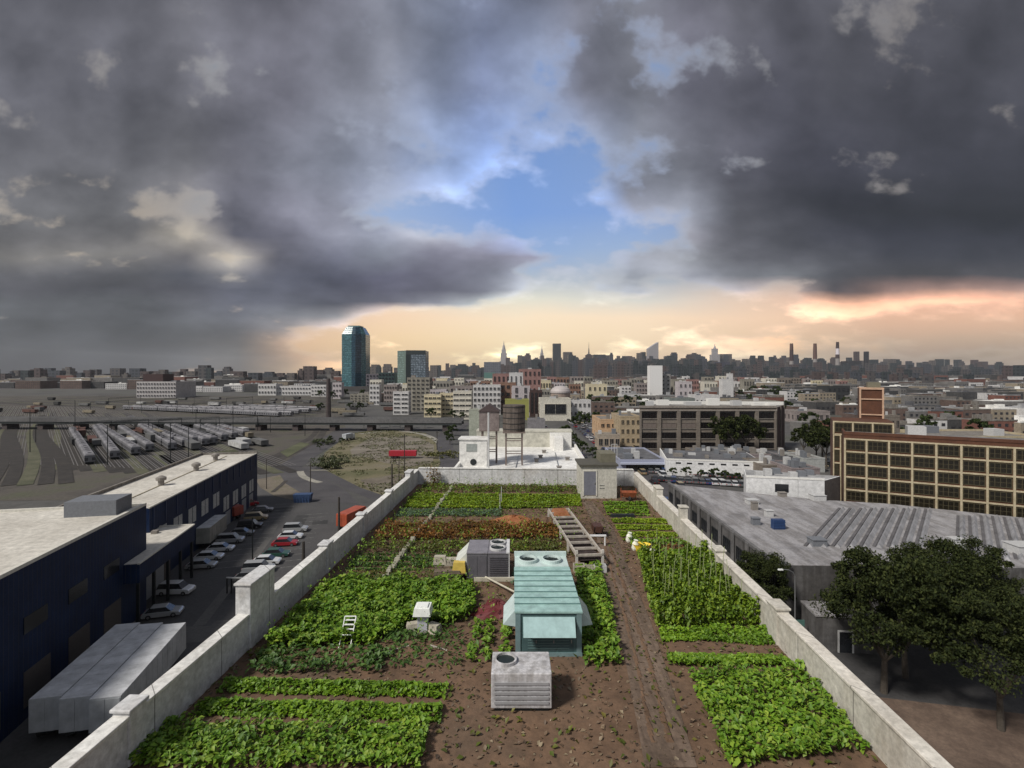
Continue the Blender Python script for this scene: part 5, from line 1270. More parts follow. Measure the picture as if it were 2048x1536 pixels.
# --- the long brick factory
Df = 207.0; zf = 18.6
t = thing('brick_factory', 'long taupe factory with wide dark windows in four storeys behind the trees', 'factory', (XAT(1416,Df), Df, 0))
xl, xr = XAT(1279,Df)-XAT(1416,Df), XAT(1552,Df)-XAT(1416,Df)
b = MB(); b.prism([(xl,0),(xr,0),(xr+13,18),(xl+10,24)], 0, zf, 0); b.build('wall', [TAUPE], t)
b = MB(); b.prism([(xl+.4,.4),(xr-.2,.4),(xr+12,17.5),(xl+10.4,23.5)], zf+.002, zf+.05); b.build('roof', surf('roof_grey', (.13,.125,.12,1), (.24,.23,.22,1), .15, .8), t)
b = MB(); b.box(xl-.1,xr+.1,-.35,.35,zf+.003,zf+.9); b.box(xl-.15,xr+.15,-.6,-.005,zf-1.3,zf-.9); b.build('cornice', surf('cornice_taupe', (.22,.19,.165,1), (.3,.27,.24,1), .3, .8), t)
b = MB(); b.prism([(xl+9,23.2),(xl+10,24.3),(xr+13.4,18.3),(xr+12.6,17.4)], zf+.06, zf+1.5); b.build('parapet', plain('parapet_white',(0,0,0,1)), t)
bays = 7; bw = (xr-xl)/bays
for i in range(bays+1):
    xx = xl+i*bw; b = MB(); b.box(max(xl,xx-.75),min(xr,xx+.75),-.55,-.003,0,zf-1.35); b.build('pier', TAUPE, t)
me = winmesh('window', bw-2.1, 2.45, 4, DKMET, plain('factory_glass', (.012,.009,.009,1), .25, 0, .3, .5), .2)
me2 = winmesh('window', bw-2.1, 2.2, 2, TAUPE, plain('infill', (.16,.13,.115,1), .8), .2)
for j in range(4):
    zc = zf-3.1-j*4.15
    for i in range(bays):
        o = bpy.data.objects.new('window', me2 if (j == 1 and i < 3) else me); COL.objects.link(o); o.parent = t; o.location = (xl+(i+.5)*bw, -.004, zc)
    b = MB(); b.box(xl,xr,-.3,-.004,zc-1.55,zc-1.3); b.build('sill_course', MATS['cornice_taupe'], t)
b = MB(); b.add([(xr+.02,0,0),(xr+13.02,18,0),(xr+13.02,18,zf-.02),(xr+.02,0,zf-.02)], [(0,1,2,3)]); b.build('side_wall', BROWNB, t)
dxs, dys = 13/22.2, 18/22.2
for q in (0,.5,.94):
    b = MB(); x0, y0 = xr+q*13, q*18; b.add([(x0+.03,y0,0),(x0+1.2*dxs+.03,y0+1.2*dys,0),(x0+1.2*dxs+.03,y0+1.2*dys,zf-.1),(x0+.03,y0,zf-.1),(x0+.35,y0-.25,0),(x0+1.2*dxs+.35,y0+1.2*dys-.25,0),(x0+1.2*dxs+.35,y0+1.2*dys-.25,zf-.1),(x0+.35,y0-.25,zf-.1)],[(4,5,6,7),(0,4,7,3),(5,1,2,6)])
    b.build('side_pier', TAUPE, t)
for q, (x_, y_, a_, h_) in enumerate(((-16,16,5,2.4),(-4,15,7,1.6),(6,15,5,3.0),(16,13,4,2.2),(25,12,6,1.5),(-22,12,3,2),(30,9,3,1.2))):
    b = MB(); b.box(x_,x_+a_,y_,y_+3,zf+.05,zf+h_); b.build('roof_unit', LGREY if q % 2 else MATS['parapet_white'], t)

# --- brick loft building at right, set askew like its street
DB = 106.0; RB = rad(-30)
BR = surf('red_brown_brick', (.070,.026,.014,1), (.115,.045,.022,1), .5, .85, 14, .2)
CRT = surf('cream_trim', (.36,.30,.19,1), (.50,.43,.30,1), .8, .75, 8, .1)
DKB = plain('bay_glass', (.014,.011,.006,1), .35, 0, .4, .5)
def grid_face(t, x0, x1, z0, z1, nc, nr, yf, tw=.34, top=True):
    cw = (x1-x0)/nc; rh = (z1-z0)/nr
    for i in range(nc+1): b = MB(); b.box(x0+i*cw-tw/2, x0+i*cw+tw/2, yf-.30, yf-.003, z0, z1); b.build('pilaster', CRT, t)
    for j in range(nr+1): b = MB(); b.box(x0-tw/2, x1+tw/2, yf-.22, yf-.004, z0+j*rh-.16, z0+j*rh+.14); b.build('band', CRT, t)
    me = winmesh('window', cw-tw-.2, rh-.75, 3, plain('sash_olive', (.06,.05,.025,1), .6), DKB, .12, 1)
    win_row(t, me, [(x0+cw*(i+.5), yf-.004, z0+rh*(j+.52)) for i in range(nc) for j in range(nr)])
xa = XAT(1688,DB); za = ZAT(877,DB)
t = thing('brick_loft_building', 'red brick loft building with a cream grid of bays at the right edge', 'building', (xa,DB,0), RB)
b = MB(); b.box(0,34,0,9,0,za+.9); b.build('wall', BR, t)
b = MB(); b.box(.3,33.7,.3,8.7,za+.9,za+.96); b.build('roof', MATS['roof_grey'], t)
b = MB(); b.box(-.1,34.1,-.12,.3,za+.903,za+1.5); b.box(-.1,.3,.302,6.4,za+.903,za+1.5); b.build('parapet', BR, t)
grid_face(t, .15, 33.85, .4, za, 9, 7, 0)
zb = ZAT(841,112.5)
b = MB(); b.box(-1.7,-.003,6.6,17,0,zb); b.box(-.003,9.4,9.003,17,0,zb); b.box(-.003,9.4,6.6,9.0,za+.97,zb); b.build('rear_wing', BR, t)
grid_face(t, -1.55, 9.2, zb-3.0, zb-.2, 3, 1, 6.6, .3)
grid_face(t, -1.55, -.25, .4, zb-3.2, 1, 6, 6.6, .25)
wx, wy = XAT(1719,118), 118.0
lx_, ly_ = local([(wx,wy)], t)[0]; wt = 4.6; zt2 = ZAT(777,118)
b = MB(); b.box(lx_,lx_+wt,ly_,ly_+4.5,zb+.003,zt2); tw_ = b.build('tower', BR, t)
PKT = surf('pink_trim', (.42,.27,.18,1), (.55,.37,.26,1), .8, .8)
for s_ in (lx_-.05,lx_+wt-.30): b = MB(); b.box(s_,s_+.35,ly_-.3,ly_-.003,zb+.1,zt2+.1); b.build('tower_trim', PKT, tw_)
for zz in (zt2-.2, zt2-2.6, zt2-6.2): b = MB(); b.box(lx_+.3,lx_+wt-.3,ly_-.26,ly_-.004,zz,zz+.28); b.build('tower_band', PKT, tw_)
b = MB(); b.box(lx_-.1,lx_+wt+.1,ly_-.2,ly_+4.6,zt2+.101,zt2+.25); b.build('tower_roof', PKT, tw_)
b = MB(); b.box(lx_+1.6,lx_+wt-.5,ly_+.6,ly_+3.6,zt2+.251,zt2+1.5); b.build('tower_cap', plain('box_olive',(0,0,0,1)), tw_)
b = MB(); b.box(11,14,2,5,za+.96,za+3.0); b.build('roof_unit', LGREY, t)
surf('pink_trim',(0,0,0,1),(0,0,0,1))
block(1880,2090,872,165,CRT,'cream loft building beyond the red brick building','building','building',20,4,10)
block(1770,1800,830,150,TAUPE,'narrow taupe building behind the brick loft building',rows=5,cols=3)

# --- low blocks between the factory and the farm
t = block(1240,1331,919,166,plain('awning_blue', (.33,.35,.45,1), .6),'low shop block with a pale blue fascia beyond the corner of the farm','shop_building','shop',27,0,0,pz=.5,roofm=surf('roof_dirty', (.06,.06,.065,1), (.14,.14,.15,1), .2, .85),bits=5)
b = MB(); wq = (1331-1240)/F*166/2; b.box(-wq+2,wq,-.06,-.003,.1,2.7); b.build('shopfront', GLASS, t)
b = MB(); b.box(-wq,wq+.1,-1.0,-.062,2.75,3.3,top=.0); b.build('awning', plain('awning_pale', (.42,.45,.56,1), .6), t)
fp = [G(1332,951),G(1520,968),G(1545,925),G(1340,915)]
ox, oy = fp[0]
fx = [(1332,151+.0)]
t = thing('long_white_wall_building', 'long low building with a plain white wall and dark cluttered roof', 'building', (XAT(1332,161),161,0), -.20)
b = MB(); b.box(0,29.5,0,22,0,5.0); b.build('wall', surf('wall_white', (.62,.62,.625,1), (.74,.74,.74,1), .12, .7, 10, .05), t)
b = MB(); b.box(.3,29.2,.3,21.7,5.0,5.05); b.build('roof', MATS['roof_dirty'], t)
b = MB(); b.box(-.05,29.55,-.06,.3,5.003,5.5); b.box(-.05,.3,.302,22,5.003,5.5); b.build('parapet', MATS['parapet_white'], t)
for i in range(11):
    x_, y_, h_ = R.uniform(1,26), R.uniform(2,18), R.uniform(.6,1.6)
    b = MB(); b.box(x_,x_+R.uniform(1,3),y_,y_+1.6,5.05,5.05+h_); b.build('roof_unit', R.choice([LGREY,MATS['unit_slate'],MATS['vent_brown']]), t)
for i in range(7): b = MB(); b.box(3+i*3.4,4.6+i*3.4,-.03,-.003,3.9,4.4); b.build('window', GLASS, t)
t = thing('white_box_building', 'small white box building with one dark window behind the ribbed grey roof', 'building', (XAT(1492,105.5),105.5,0), -.22)
wq = 14.9
b = MB(); b.prism([(0,0),(wq,0),(wq+5.0,5.6),(1.5,9)], 0, 11.0); b.build('wall', MATS['wall_white'], t)
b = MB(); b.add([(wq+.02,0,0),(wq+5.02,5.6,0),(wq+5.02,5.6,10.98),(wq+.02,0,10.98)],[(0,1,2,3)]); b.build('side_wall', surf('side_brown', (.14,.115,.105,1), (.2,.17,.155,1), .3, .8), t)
b = MB(); b.prism([(.2,.26),(wq-.2,.26),(wq+4.6,5.5),(1.7,8.8)], 11.003, 11.05); b.build('roof', surf('roof_light', (.2,.2,.2,1), (.42,.42,.43,1), .25, .8), t)
b = MB(); b.box(-.05,wq+.05,-.08,.25,11.003,11.4); b.build('parapet', MATS['parapet_white'], t)
b = MB(); b.box(5.6,8.2,-.03,-.003,8.2,9.9); b.build('window', GLASS, t)
b = MB(); b.box(9.9,10.0,-.04,-.004,7,11); b.build('downpipe', LGREY, t)
for i in range(6):
    b = MB(); x_ = 2.2+i*2.2; b.box(x_,x_+1.5,1.2+i%3*1.9,2.6+i%3*1.9,11.05,11.05+R.uniform(.5,1.4)); b.build('roof_unit', R.choice([LGREY,MATS['unit_slate']]), t)

for q_, (a0, a1, Dp, yt, m_, lb) in enumerate(((1395,1440,184,905,TAUPE,'taupe low shed under the left factory windows'),(1442,1500,180,903,MATS['roof_dirty'],'dark low shed in front of the two factory trees'),
   (1502,1556,178,908,surf('pink_shed', (.2,.165,.165,1), (.3,.25,.25,1), .3, .8),'pinkish low shed right of the factory trees'),(1560,1604,172,912,MATS['roof_dirty'],'dark low shed below the factory side wall'),
   (1606,1650,166,916,surf('pale_shed', (.3,.31,.3,1), (.42,.43,.42,1), .3, .8),'pale low shed left of the brick loft building'),(1525,1580,150,930,TAUPE,'flat taupe shed right of the long white wall'),(1584,1640,142,936,surf('pink_shed',(0,0,0,1),(0,0,0,1)),'flat pinkish shed behind the white box building'))):
    block(a0,a1,yt,Dp,m_,lb,'low_shed','shed',13,0,0,pz=.4,roofm=(MATS['roof_dirty'],MATS['roof_grey'],CONC)[q_%3],bits=5)
LG = 'parked cars between the low sheds by the factory'
for i in range(26):
    px, py = R.uniform(1400,1660), R.uniform(908,938); c = R.choice(cols[:8])
    car(px,py,R.choice((.1,1.5,-.6)),c,R.random()<.5,c+' car parked between the low sheds by the factory',c+' '+LG)
# --- grey shed with ribbed skylights
zs_ = 8.0
fp = [(34.1,65),(100,63),(100,79.5),(G(1776,1008,zs_)),(G(1640,1000,zs_)),(G(1490,985,zs_)),(35.2,112.6)]
t = thing('grey_shed', 'wide low grey shed with ribbed skylight strips on the right', 'shed', (34.1,65,0), -.023)
L_ = local(fp, t)
b = MB(); b.prism(L_, 0, zs_, 0); b.build('wall', surf('shed_grey', (.075,.072,.072,1), (.13,.125,.125,1), .2, .8, 8, .15, streak=(1,1,.1)), t)
b = MB(); b.prism(L_, zs_+.003, zs_+.06, 0); b.build('roof', surf('shed_roof', (.20,.195,.205,1), (.34,.33,.34,1), .25, .7, 14, .2, c3=(.25,.24,.25,1), streak=(.6,.12,1)), t)
b = MB(); b.box(-.15,.35,-.1,47.6,zs_+.062,zs_+.5);  b.build('parapet', surf('parapet_dark', (.10,.098,.10,1), (.17,.165,.165,1), .3, .8), t)
for i in range(9):
    b = MB(); b.box(-.35,-.16,2+i*5,2.9+i*5,0,zs_+.4); b.build('buttress', MATS['parapet_dark'], t)
me = winmesh('window', 3.0, 2.0, 3, DKMET, GLASS, .1)
win_row(t, me, [(-.003, 5+i*5, z_) for i in range(9) for z_ in (2.2,5.6)], -math.pi/2)
SKL = plain('skylight', (.38,.38,.40,1), .35, 0, .25, .5)
RIBD = plain('rib_dark', (.11,.105,.11,1), .7, 0, .25, .5)
for i in range(24):
    x0 = 8.1+i*1.95; y0 = 7.0 if i < 9 else 2.5
    dx_, dy_ = .652, .758
    # stop short of the far edge of the roof
    ex, ey = 71.7-34.1-.7, 95.4-65+.85; nxx, nyy = 15.9, 28.3
    Lr = ((ex-x0)*nxx+(ey-y0)*nyy)/(dx_*nxx+dy_*nyy)-1.5
    Lr = min(Lr, 27, (65.5-1.5-x0)/dx_)
    if Lr < 3: continue
    M = Matrix.Translation((x0, y0, zs_+.06)) @ Matrix.Rotation(-math.atan2(dx_,dy_), 4, 'Z')
    b = MB(); b.add([M @ Vector(v) for v in [(0,0,0),(.72,0,0),(.36,0,.5),(0,Lr,0),(.72,Lr,0),(.36,Lr,.5)]], [(0,2,5,3),(1,4,5,2),(0,1,2),(3,5,4)])
    b.build('skylight', SKL, t)
    b = MB(); b.box(-.42,-.04,0,Lr,0,.16,M=M); b.build('rib', RIBD, t)
for (x_, y_, a_, h_, m_) in ((9.6,22,1.2,1.0,LGREY),(10,30,2,.8,LGREY),(9,26,1.0,1.4,MATS['vent_brown']),(5,17,1.2,1.1,MATS['unit_slate']),(24,33,2.4,1.0,LGREY),(9,7,2,.9,MATS['unit_slate']),(28,6,1.6,1.5,LGREY),(19,36,1.4,.8,MATS['vent_brown']),(35,4,3,1.2,LGREY),(44,5,2,1.5,MATS['unit_slate'])):
    b = MB(); b.box(x_,x_+a_,y_,y_+a_*.8,zs_+.06,zs_+.06+h_); b.box(x_-.1,x_+a_+.1,y_-.1,y_+a_*.8+.1,zs_+.06+h_,zs_+.12+h_); b.build('roof_unit', m_, t)
x_, y_ = G(1556,1058,zs_)
b = MB(); b.box(-.9,.9,-.5,.5,0,1.5); [b.box(-.95,.95,-.55,-.51,.2+i*.45,.3+i*.45) for i in range(3)]
o = tag(b.build('equipment_box', plain('box_blue', (.02,.05,.14,1), .4)), 'dark blue equipment box on the grey shed roof', 'box'); o.location = (x_,y_,zs_+.06)
t = thing('small_grey_building', 'small grey outbuilding with a pale door frame behind the street lamp', 'building', (36,63.4-4.2,0), -.1)
b = MB(); b.box(0,7,0,3.6,0,4.2); b.build('wall', MATS['shed_grey'], t)
b = MB(); b.box(-.1,7.1,-.1,3.7,4.2,4.4); b.build('roof', MATS['shed_roof'], t)
b = MB(); b.box(2.6,4.0,-.04,-.003,0,2.5); dr = b.build('door', GLASS, t)
b = MB(); b.box(2.4,2.6,-.06,-.003,0,2.7); b.box(4.0,4.2,-.06,-.003,0,2.7); b.box(2.6,4.0,-.06,-.003,2.5,2.7); b.build('frame', LGREY, dr)
b = MB(); b.poly([(12.5,22,.09),(27.5,22,.09),(27.5,46,.09),(13,40,.09)]); struct('dirt', b, DIRT)
b = MB(); b.poly([(28.5,30,.16),(60,30,.16),(60,46,.16),(30.5,52,.16)]); struct('dirt', b, surf('red_dirt', (.09,.06,.045,1), (.17,.12,.09,1), .3, .95, 10, .3))

# --- tan buildings left of the factory
t = block(1200,1243,838,240,surf('peach_wall', (.42,.28,.17,1), (.55,.38,.24,1), .3, .8),'peach coloured low building left of the brick factory',depth=24,rows=2,cols=4,ww=.6,wh=.35)
t = block(1240,1281,832,226,surf('tan_wall', (.33,.26,.17,1), (.44,.36,.25,1), .3, .8),'tan building with square windows touching the brick factory',depth=20,rows=3,cols=4,ww=.5,wh=.45,z0=0)
t = block(1196,1240,868,215,surf('dusty_wall', (.30,.25,.2,1), (.42,.36,.29,1), .3, .8),'low dusty building before the peach building by the avenue',depth=8,rows=1,cols=4,ww=.7,wh=.5)

# --- middle distance, left to centre: name, px0, px1, py top, distance, wall, rows, cols, extra
CRM = surf('wall_cream', (.50,.44,.30,1), (.64,.57,.41,1), .15, .8, 8, .05)
CRW = surf('wall_ivory', (.50,.47,.40,1), (.66,.63,.55,1), .15, .8, 8, .05)
GRB = surf('wall_greybeige', (.24,.225,.19,1), (.34,.32,.275,1), .12, .8, 8, .05, streak=(.5,.5,.05))
WHG = surf('wall_offwhite', (.48,.47,.47,1), (.62,.61,.60,1), .15, .8, 8, .05)
PNK = surf('wall_pinkred', (.22,.12,.11,1), (.32,.19,.17,1), .12, .8, 8, .05)
ORB = surf('wall_orange', (.18,.10,.07,1), (.27,.165,.12,1), .15, .8, 8, .05)
LIL = surf('wall_lilac', (.40,.36,.37,1), (.52,.48,.49,1), .15, .8, 8, .05)
MAR = plain('dark_maroon', (.045,.02,.02,1), .7)
mid = [
 (848,882,789,372,CRM,'pale yellow five storey block right of the dark glass block',4,4,.8,.38,{}),
 (880,911,786,378,CRM,'yellow banded block in the middle of the pale yellow group',5,3,.88,.4,{}),
 (906,943,782,355,CRW,'ivory block with wide bands at the right of the yellow group',5,3,.9,.35,{}),
 (786,817,783,395,WHG,'small white block with strip windows beside the grey concrete block',5,2,.8,.4,{}),
 (814,859,755,430,GRB,'tall plain grey beige block below the dark glass tower',8,5,.55,.45,{}),
 (946,1001,770,395,WHG,'white gridded block with five rows of dark windows',5,7,.62,.5,{}),
 (1001,1032,765,410,ORB,'orange brown block next to the white gridded block',4,3,.6,.45,{}),
 (1024,1060,772,385,LIL,'lilac white block with a tall dark slot window',4,2,.3,.8,{}),
 (1060,1084,780,375,BROWNB,'dark brown block with two tall slot windows',1,3,.5,.8,{}),
 (1018,1046,745,470,WHG,'white upper block with a dark doorway above the lilac block',2,3,.3,.6,{}),
 (985,1020,747,520,PNK,'pink red stepped block left of the white upper block',3,4,.4,.5,{}),
 (1038,1082,738,540,PNK,'pink red stepped block in the far centre',4,5,.4,.5,{}),
 (1010,1058,799,350,plain('moss_yellow', (.28,.28,.08,1), .8),'low block with a yellow-green wall behind the brown water tank',0,0,.5,.5,{}),
 (1080,1142,797,345,CRW,'ivory building with a dark green ground storey',1,1,.7,.5,{}),
 (1138,1182,800,360,WHG,'pale low building right of the ivory building',2,5,.5,.4,{}),
 (1175,1214,768,560,CRM,'cream building beyond the dark trees by the avenue',2,4,.4,.4,{}),
 (1300,1325,731,620,plain('bright_white', (.74,.73,.72,1), .7),'tall plain white block, front part of the white tower pair',0,0,.5,.5,{}),
 (1322,1341,748,630,surf('wall_midgrey', (.25,.24,.23,1), (.34,.33,.32,1), .15, .8),'grey block attached to the right of the tall white block',6,2,.4,.4,{}),
 (1357,1384,763,520,LIL,'stepped lilac grey block between the white tower and the white silo block',3,3,.4,.4,{}),
 (1445,1467,758,560,WHG,'white tall block with a taller fin in the right middle distance',0,0,.5,.5,{}),
 (1456,1466,747,570,WHG,'slim white fin above the white block in the right middle distance',0,0,.5,.5,{}),
 (516,552,768,735,WHG,'left part of the long white building beyond the rail yard',2,6,.5,.4,{}),
 (552,622,772,740,WHG,'long low white building beyond the rail yard',2,12,.5,.4,{}),
 (273,352,763,660,surf('wall_pale', (.38,.36,.36,1), (.5,.48,.48,1), .1, .8),'pale long building at the far left behind the yard',4,14,.5,.45,{}),
 (286,326,748,672,plain('dark_maroon',(0,0,0,1)),'dark hall rising over the pale long building at far left',0,0,.5,.5,{}),
 (622,652,770,700,WHG,'small pale buildings left of the teal tower',3,5,.5,.4,{}),
 (665,683,765,640,LIL,'pale narrow building at the foot of the teal tower',3,3,.5,.4,{}),
 (700,760,788,560,GRB,'low grey beige building under the teal tower',3,8,.5,.4,{}),
 (757,789,745,860,plain('dark_green_glass', (.035,.06,.06,1), .3),'dark teal block between the two tall glass towers',5,5,.6,.5,{}),
 (732,758,748,900,plain('mauve_wall', (.12,.11,.13,1), .7),'mauve grey block right of the teal tower',5,4,.5,.5,{}),
 (968,1001,724,1500,facade('fac_slate', (.16,.17,.20,1), (.06,.07,.08,1), 6, 5),'broad slate block beside the distant spired tower',0,0,.5,.5,{}),
 (968,990,745,900,plain('green_copper', (.10,.20,.18,1), .6),'greenish block below the broad slate block',0,0,.5,.5,{}),
 (866,905,762,560,surf('wall_dusk', (.2,.19,.16,1), (.3,.28,.25,1), .15, .8),'dusty grey block behind the pale yellow group',3,6,.5,.4,{}),
 (900,945,772,480,surf('wall_mauve', (.2,.17,.16,1), (.3,.26,.25,1), .15, .8),'mauve brown block behind the ivory block',3,6,.5,.4,{}),
 (1390,1440,790,400,WHG,'low white block with small openings behind the factory roof',1,6,.4,.5,{}),
 (1340,1390,796,385,surf('wall_teal_grey', (.14,.16,.15,1), (.22,.24,.23,1), .15, .8),'low grey green block behind the left end of the factory',0,0,.5,.5,{}),
 (1480,1560,802,380,GRB,'low beige block behind the right half of the factory roof',1,8,.5,.4,{}),
 (1590,1660,822,330,surf('wall_mauve',(0,0,0,1),(0,0,0,1)),'low mauve block right of the factory behind the trees',1,6,.5,.4,{}),
 (1560,1660,780,640,plain('charcoal_wall', (.03,.032,.034,1), .8),'charcoal block under the three distant chimneys',2,14,.5,.4,{}),
 (1655,1700,772,600,plain('charcoal_wall',(0,0,0,1)),'charcoal block left of the brick tower',2,5,.5,.4,{}),
 (938,962,818,230,surf('wall_palegreen', (.3,.32,.26,1), (.42,.44,.37,1), .2, .8),'pale green block left of the gabled tank house',0,0,.5,.5,{}),
 (1056,1090,838,200,surf('wall_dusk2', (.17,.16,.17,1), (.26,.25,.26,1), .15, .8),'dull grey low block right of the brown water tank',1,4,.5,.4,{}),
]
RC = [CRM,CRW,GRB,WHG,TAUPE,LIL,PNK,ORB,MATS['wall_mauve'],MATS['wall_dusk']]
RCN = ['pale yellow','ivory','grey beige','off-white','taupe','lilac grey','pink red','orange brown','mauve brown','dusty']
rq = random.Random(77); extra = []
for Dp_, xs_, xe_, lo_, hi_ in ((440,860,1010,776,790),(500,690,1100,768,784),(600,860,1290,760,776),(720,700,1500,756,768),(900,860,1700,752,762)):
    px_ = xs_
    while px_ < xe_:
        wv = rq.uniform(16,34)*(500/Dp_)**.5; k_ = rq.randrange(10); hit = any(abs(dd-Dp_) < 50 and px_+wv > a0 and px_ < a1 for a0,a1,_,dd,*_r in mid)
        if not (676 < px_+wv and px_ < 735 and Dp_ < 900) and not hit and not (670 < px_ < 735):
            extra.append((px_,px_+wv,rq.uniform(lo_,hi_),Dp_+rq.uniform(-20,20),RC[k_],k_,max(2,int(rq.uniform(2,5))),max(2,int(wv/5))))
        px_ += wv*rq.uniform(1.0,1.5)
for (a0,a1,yt,Dp,m_,k_,rw,cl) in extra:
    zn_ = 'left of the water tanks' if a0 < 940 else 'behind the water tanks' if a0 < 1180 else 'around the white tower'
    o = block(a0,a1,yt,Dp,m_,RCN[k_]+' mid-rise city block '+zn_,'mid_rise_block','building',rows=rw,cols=cl,ww=.55,wh=.45,bits=1,side=False,group=RCN[k_]+' mid-rise blocks '+zn_)
for (a0,a1,yt,Dp,m_,lb,rw,cl,ww,wh,kw) in mid:
    o = block(a0,a1,yt,Dp,m_,lb,rows=rw,cols=cl,ww=ww,wh=wh,bits=2 if Dp < 600 else 1,nm=1,side=Dp<450,**kw)
# drum shaped hall
x, y = XAT(1121,375), 375
t = thing('drum_building', 'round tan drum with a pale domed roof in the centre distance', 'building', (x,y,0))
b = MB(); b.lathe([(7.2,0),(7.2,18),(6.6,18.1)], 28); b.build('wall', surf('drum_wall', (.25,.19,.16,1), (.36,.29,.25,1), .3, .8), t)
b = MB(); b.lathe([(7.6,18.1),(7.6,19.4),(6.5,21.4),(3.5,23),(.4,23.6)], 28); b.build('roof', plain('dome_pale', (.42,.38,.37,1), .6), t)

# ---------------------------------------------------------------- the two glass towers
Dc = 900.0; s = Dc/F
t = thing('glass_tower', 'tall teal glass tower with chamfered corners and stepped top at the left', 'skyscraper', (XAT(705,Dc), Dc, 0), .0)
GT1 = facade('tower_teal', (.055,.125,.135,1), (.040,.095,.11,1), 3.0, 4.0, .86, .72, .25, .10)
GT2 = facade('tower_teal_dark', (.022,.055,.075,1), (.012,.035,.055,1), 3.0, 4.0, .86, .72, .25, .10)
hw = 22.5*s; dp_ = 40.0; zt_ = ZAT(653,Dc); zn = ZAT(668,Dc)
base = [(-hw,4),(-hw+1,0),(-1,-2.5),(6,-2.5),(hw-6,5),(hw,12),(hw,dp_),(-hw,dp_)]
def taper(k, o_): return [(x_*k, (y_-20)*k+20) for x_, y_ in base]
b = MB()
n = len(base); a_ = taper(1,0); c_ = taper(.68,0)
b.add([(x_,y_,0) for x_,y_ in a_]+[(x_,y_,zn) for x_,y_ in a_]+[(x_,y_,zt_) for x_,y_ in c_], [(i,(i+1)%n,n+(i+1)%n,n+i) for i in range(n)]+[(n+i,n+(i+1)%n,2*n+(i+1)%n,2*n+i) for i in range(n)]+[tuple(range(2*n,3*n))])
for k_ in range(len(b.m)):
    if k_ < 2*n and k_ % n in (2,3): b.m[k_] = 1
b.build('body', [GT1, GT2], t)
b = MB(); b.box(-hw*.55,hw*.55,8,30,zt_+.01,zt_+2.4); b.build('crown_box', plain('crown_teal', (.10,.18,.19,1), .4), t)
b = MB(); b.box(-hw-3,hw+14,-6,dp_,0,9); b.build('podium', plain('podium', (.06,.055,.055,1), .6), t)
Dd = 900.0; s = Dd/F
t = thing('glass_block', 'square dark glass block with a paler green left side and dark crown band', 'skyscraper', (XAT(812,Dd), Dd, 0))
GL1 = facade('block_pale', (.15,.20,.18,1), (.10,.14,.13,1), 4, 4.2, .6, .5, .4, .3)
GL2 = facade('block_dark', (.05,.07,.08,1), (.10,.125,.15,1), 5, 4.2, .88, .8, .2, .08)
zt_ = ZAT(701,Dd)
b = MB(); b.add([(-19,16,0),(0,0,0),(38*s,6,0),(38*s,40,0),(-10,46,0)]+[(-19,16,zt_),(0,0,zt_),(38*s,6,zt_),(38*s,40,zt_),(-10,46,zt_)], [(0,1,6,5),(1,2,7,6),(2,3,8,7),(3,4,9,8),(4,0,5,9),(5,6,7,8,9)])
b.m = [0,1,1,1,0,1]; b.build('body', [GL1, GL2], t)
b = MB(); b.add([(-.2,-.3,zt_-7),(38*s+.3,5.7,zt_-7),(38*s+.3,5.7,zt_+.5),(-.2,-.3,zt_+.5),(-.2,.6,zt_-7),(38*s+.3,6.6,zt_-7),(38*s+.3,6.6,zt_+.5),(-.2,.6,zt_+.5)],[(0,1,2,3),(4,7,6,5),(3,2,6,7),(0,4,5,1),(1,5,6,2),(0,3,7,4)]); b.build('crown_band', plain('crown_dark', (.04,.05,.05,1), .4), t)
b = MB(); b.add([(-.3,-.5,0),(8,1.1,0),(8,1.1,zt_-7),(-.3,-.5,zt_-7)],[(0,1,2,3)]); b.build('corner_strip', plain('corner_dark', (.02,.03,.03,1), .3), t)

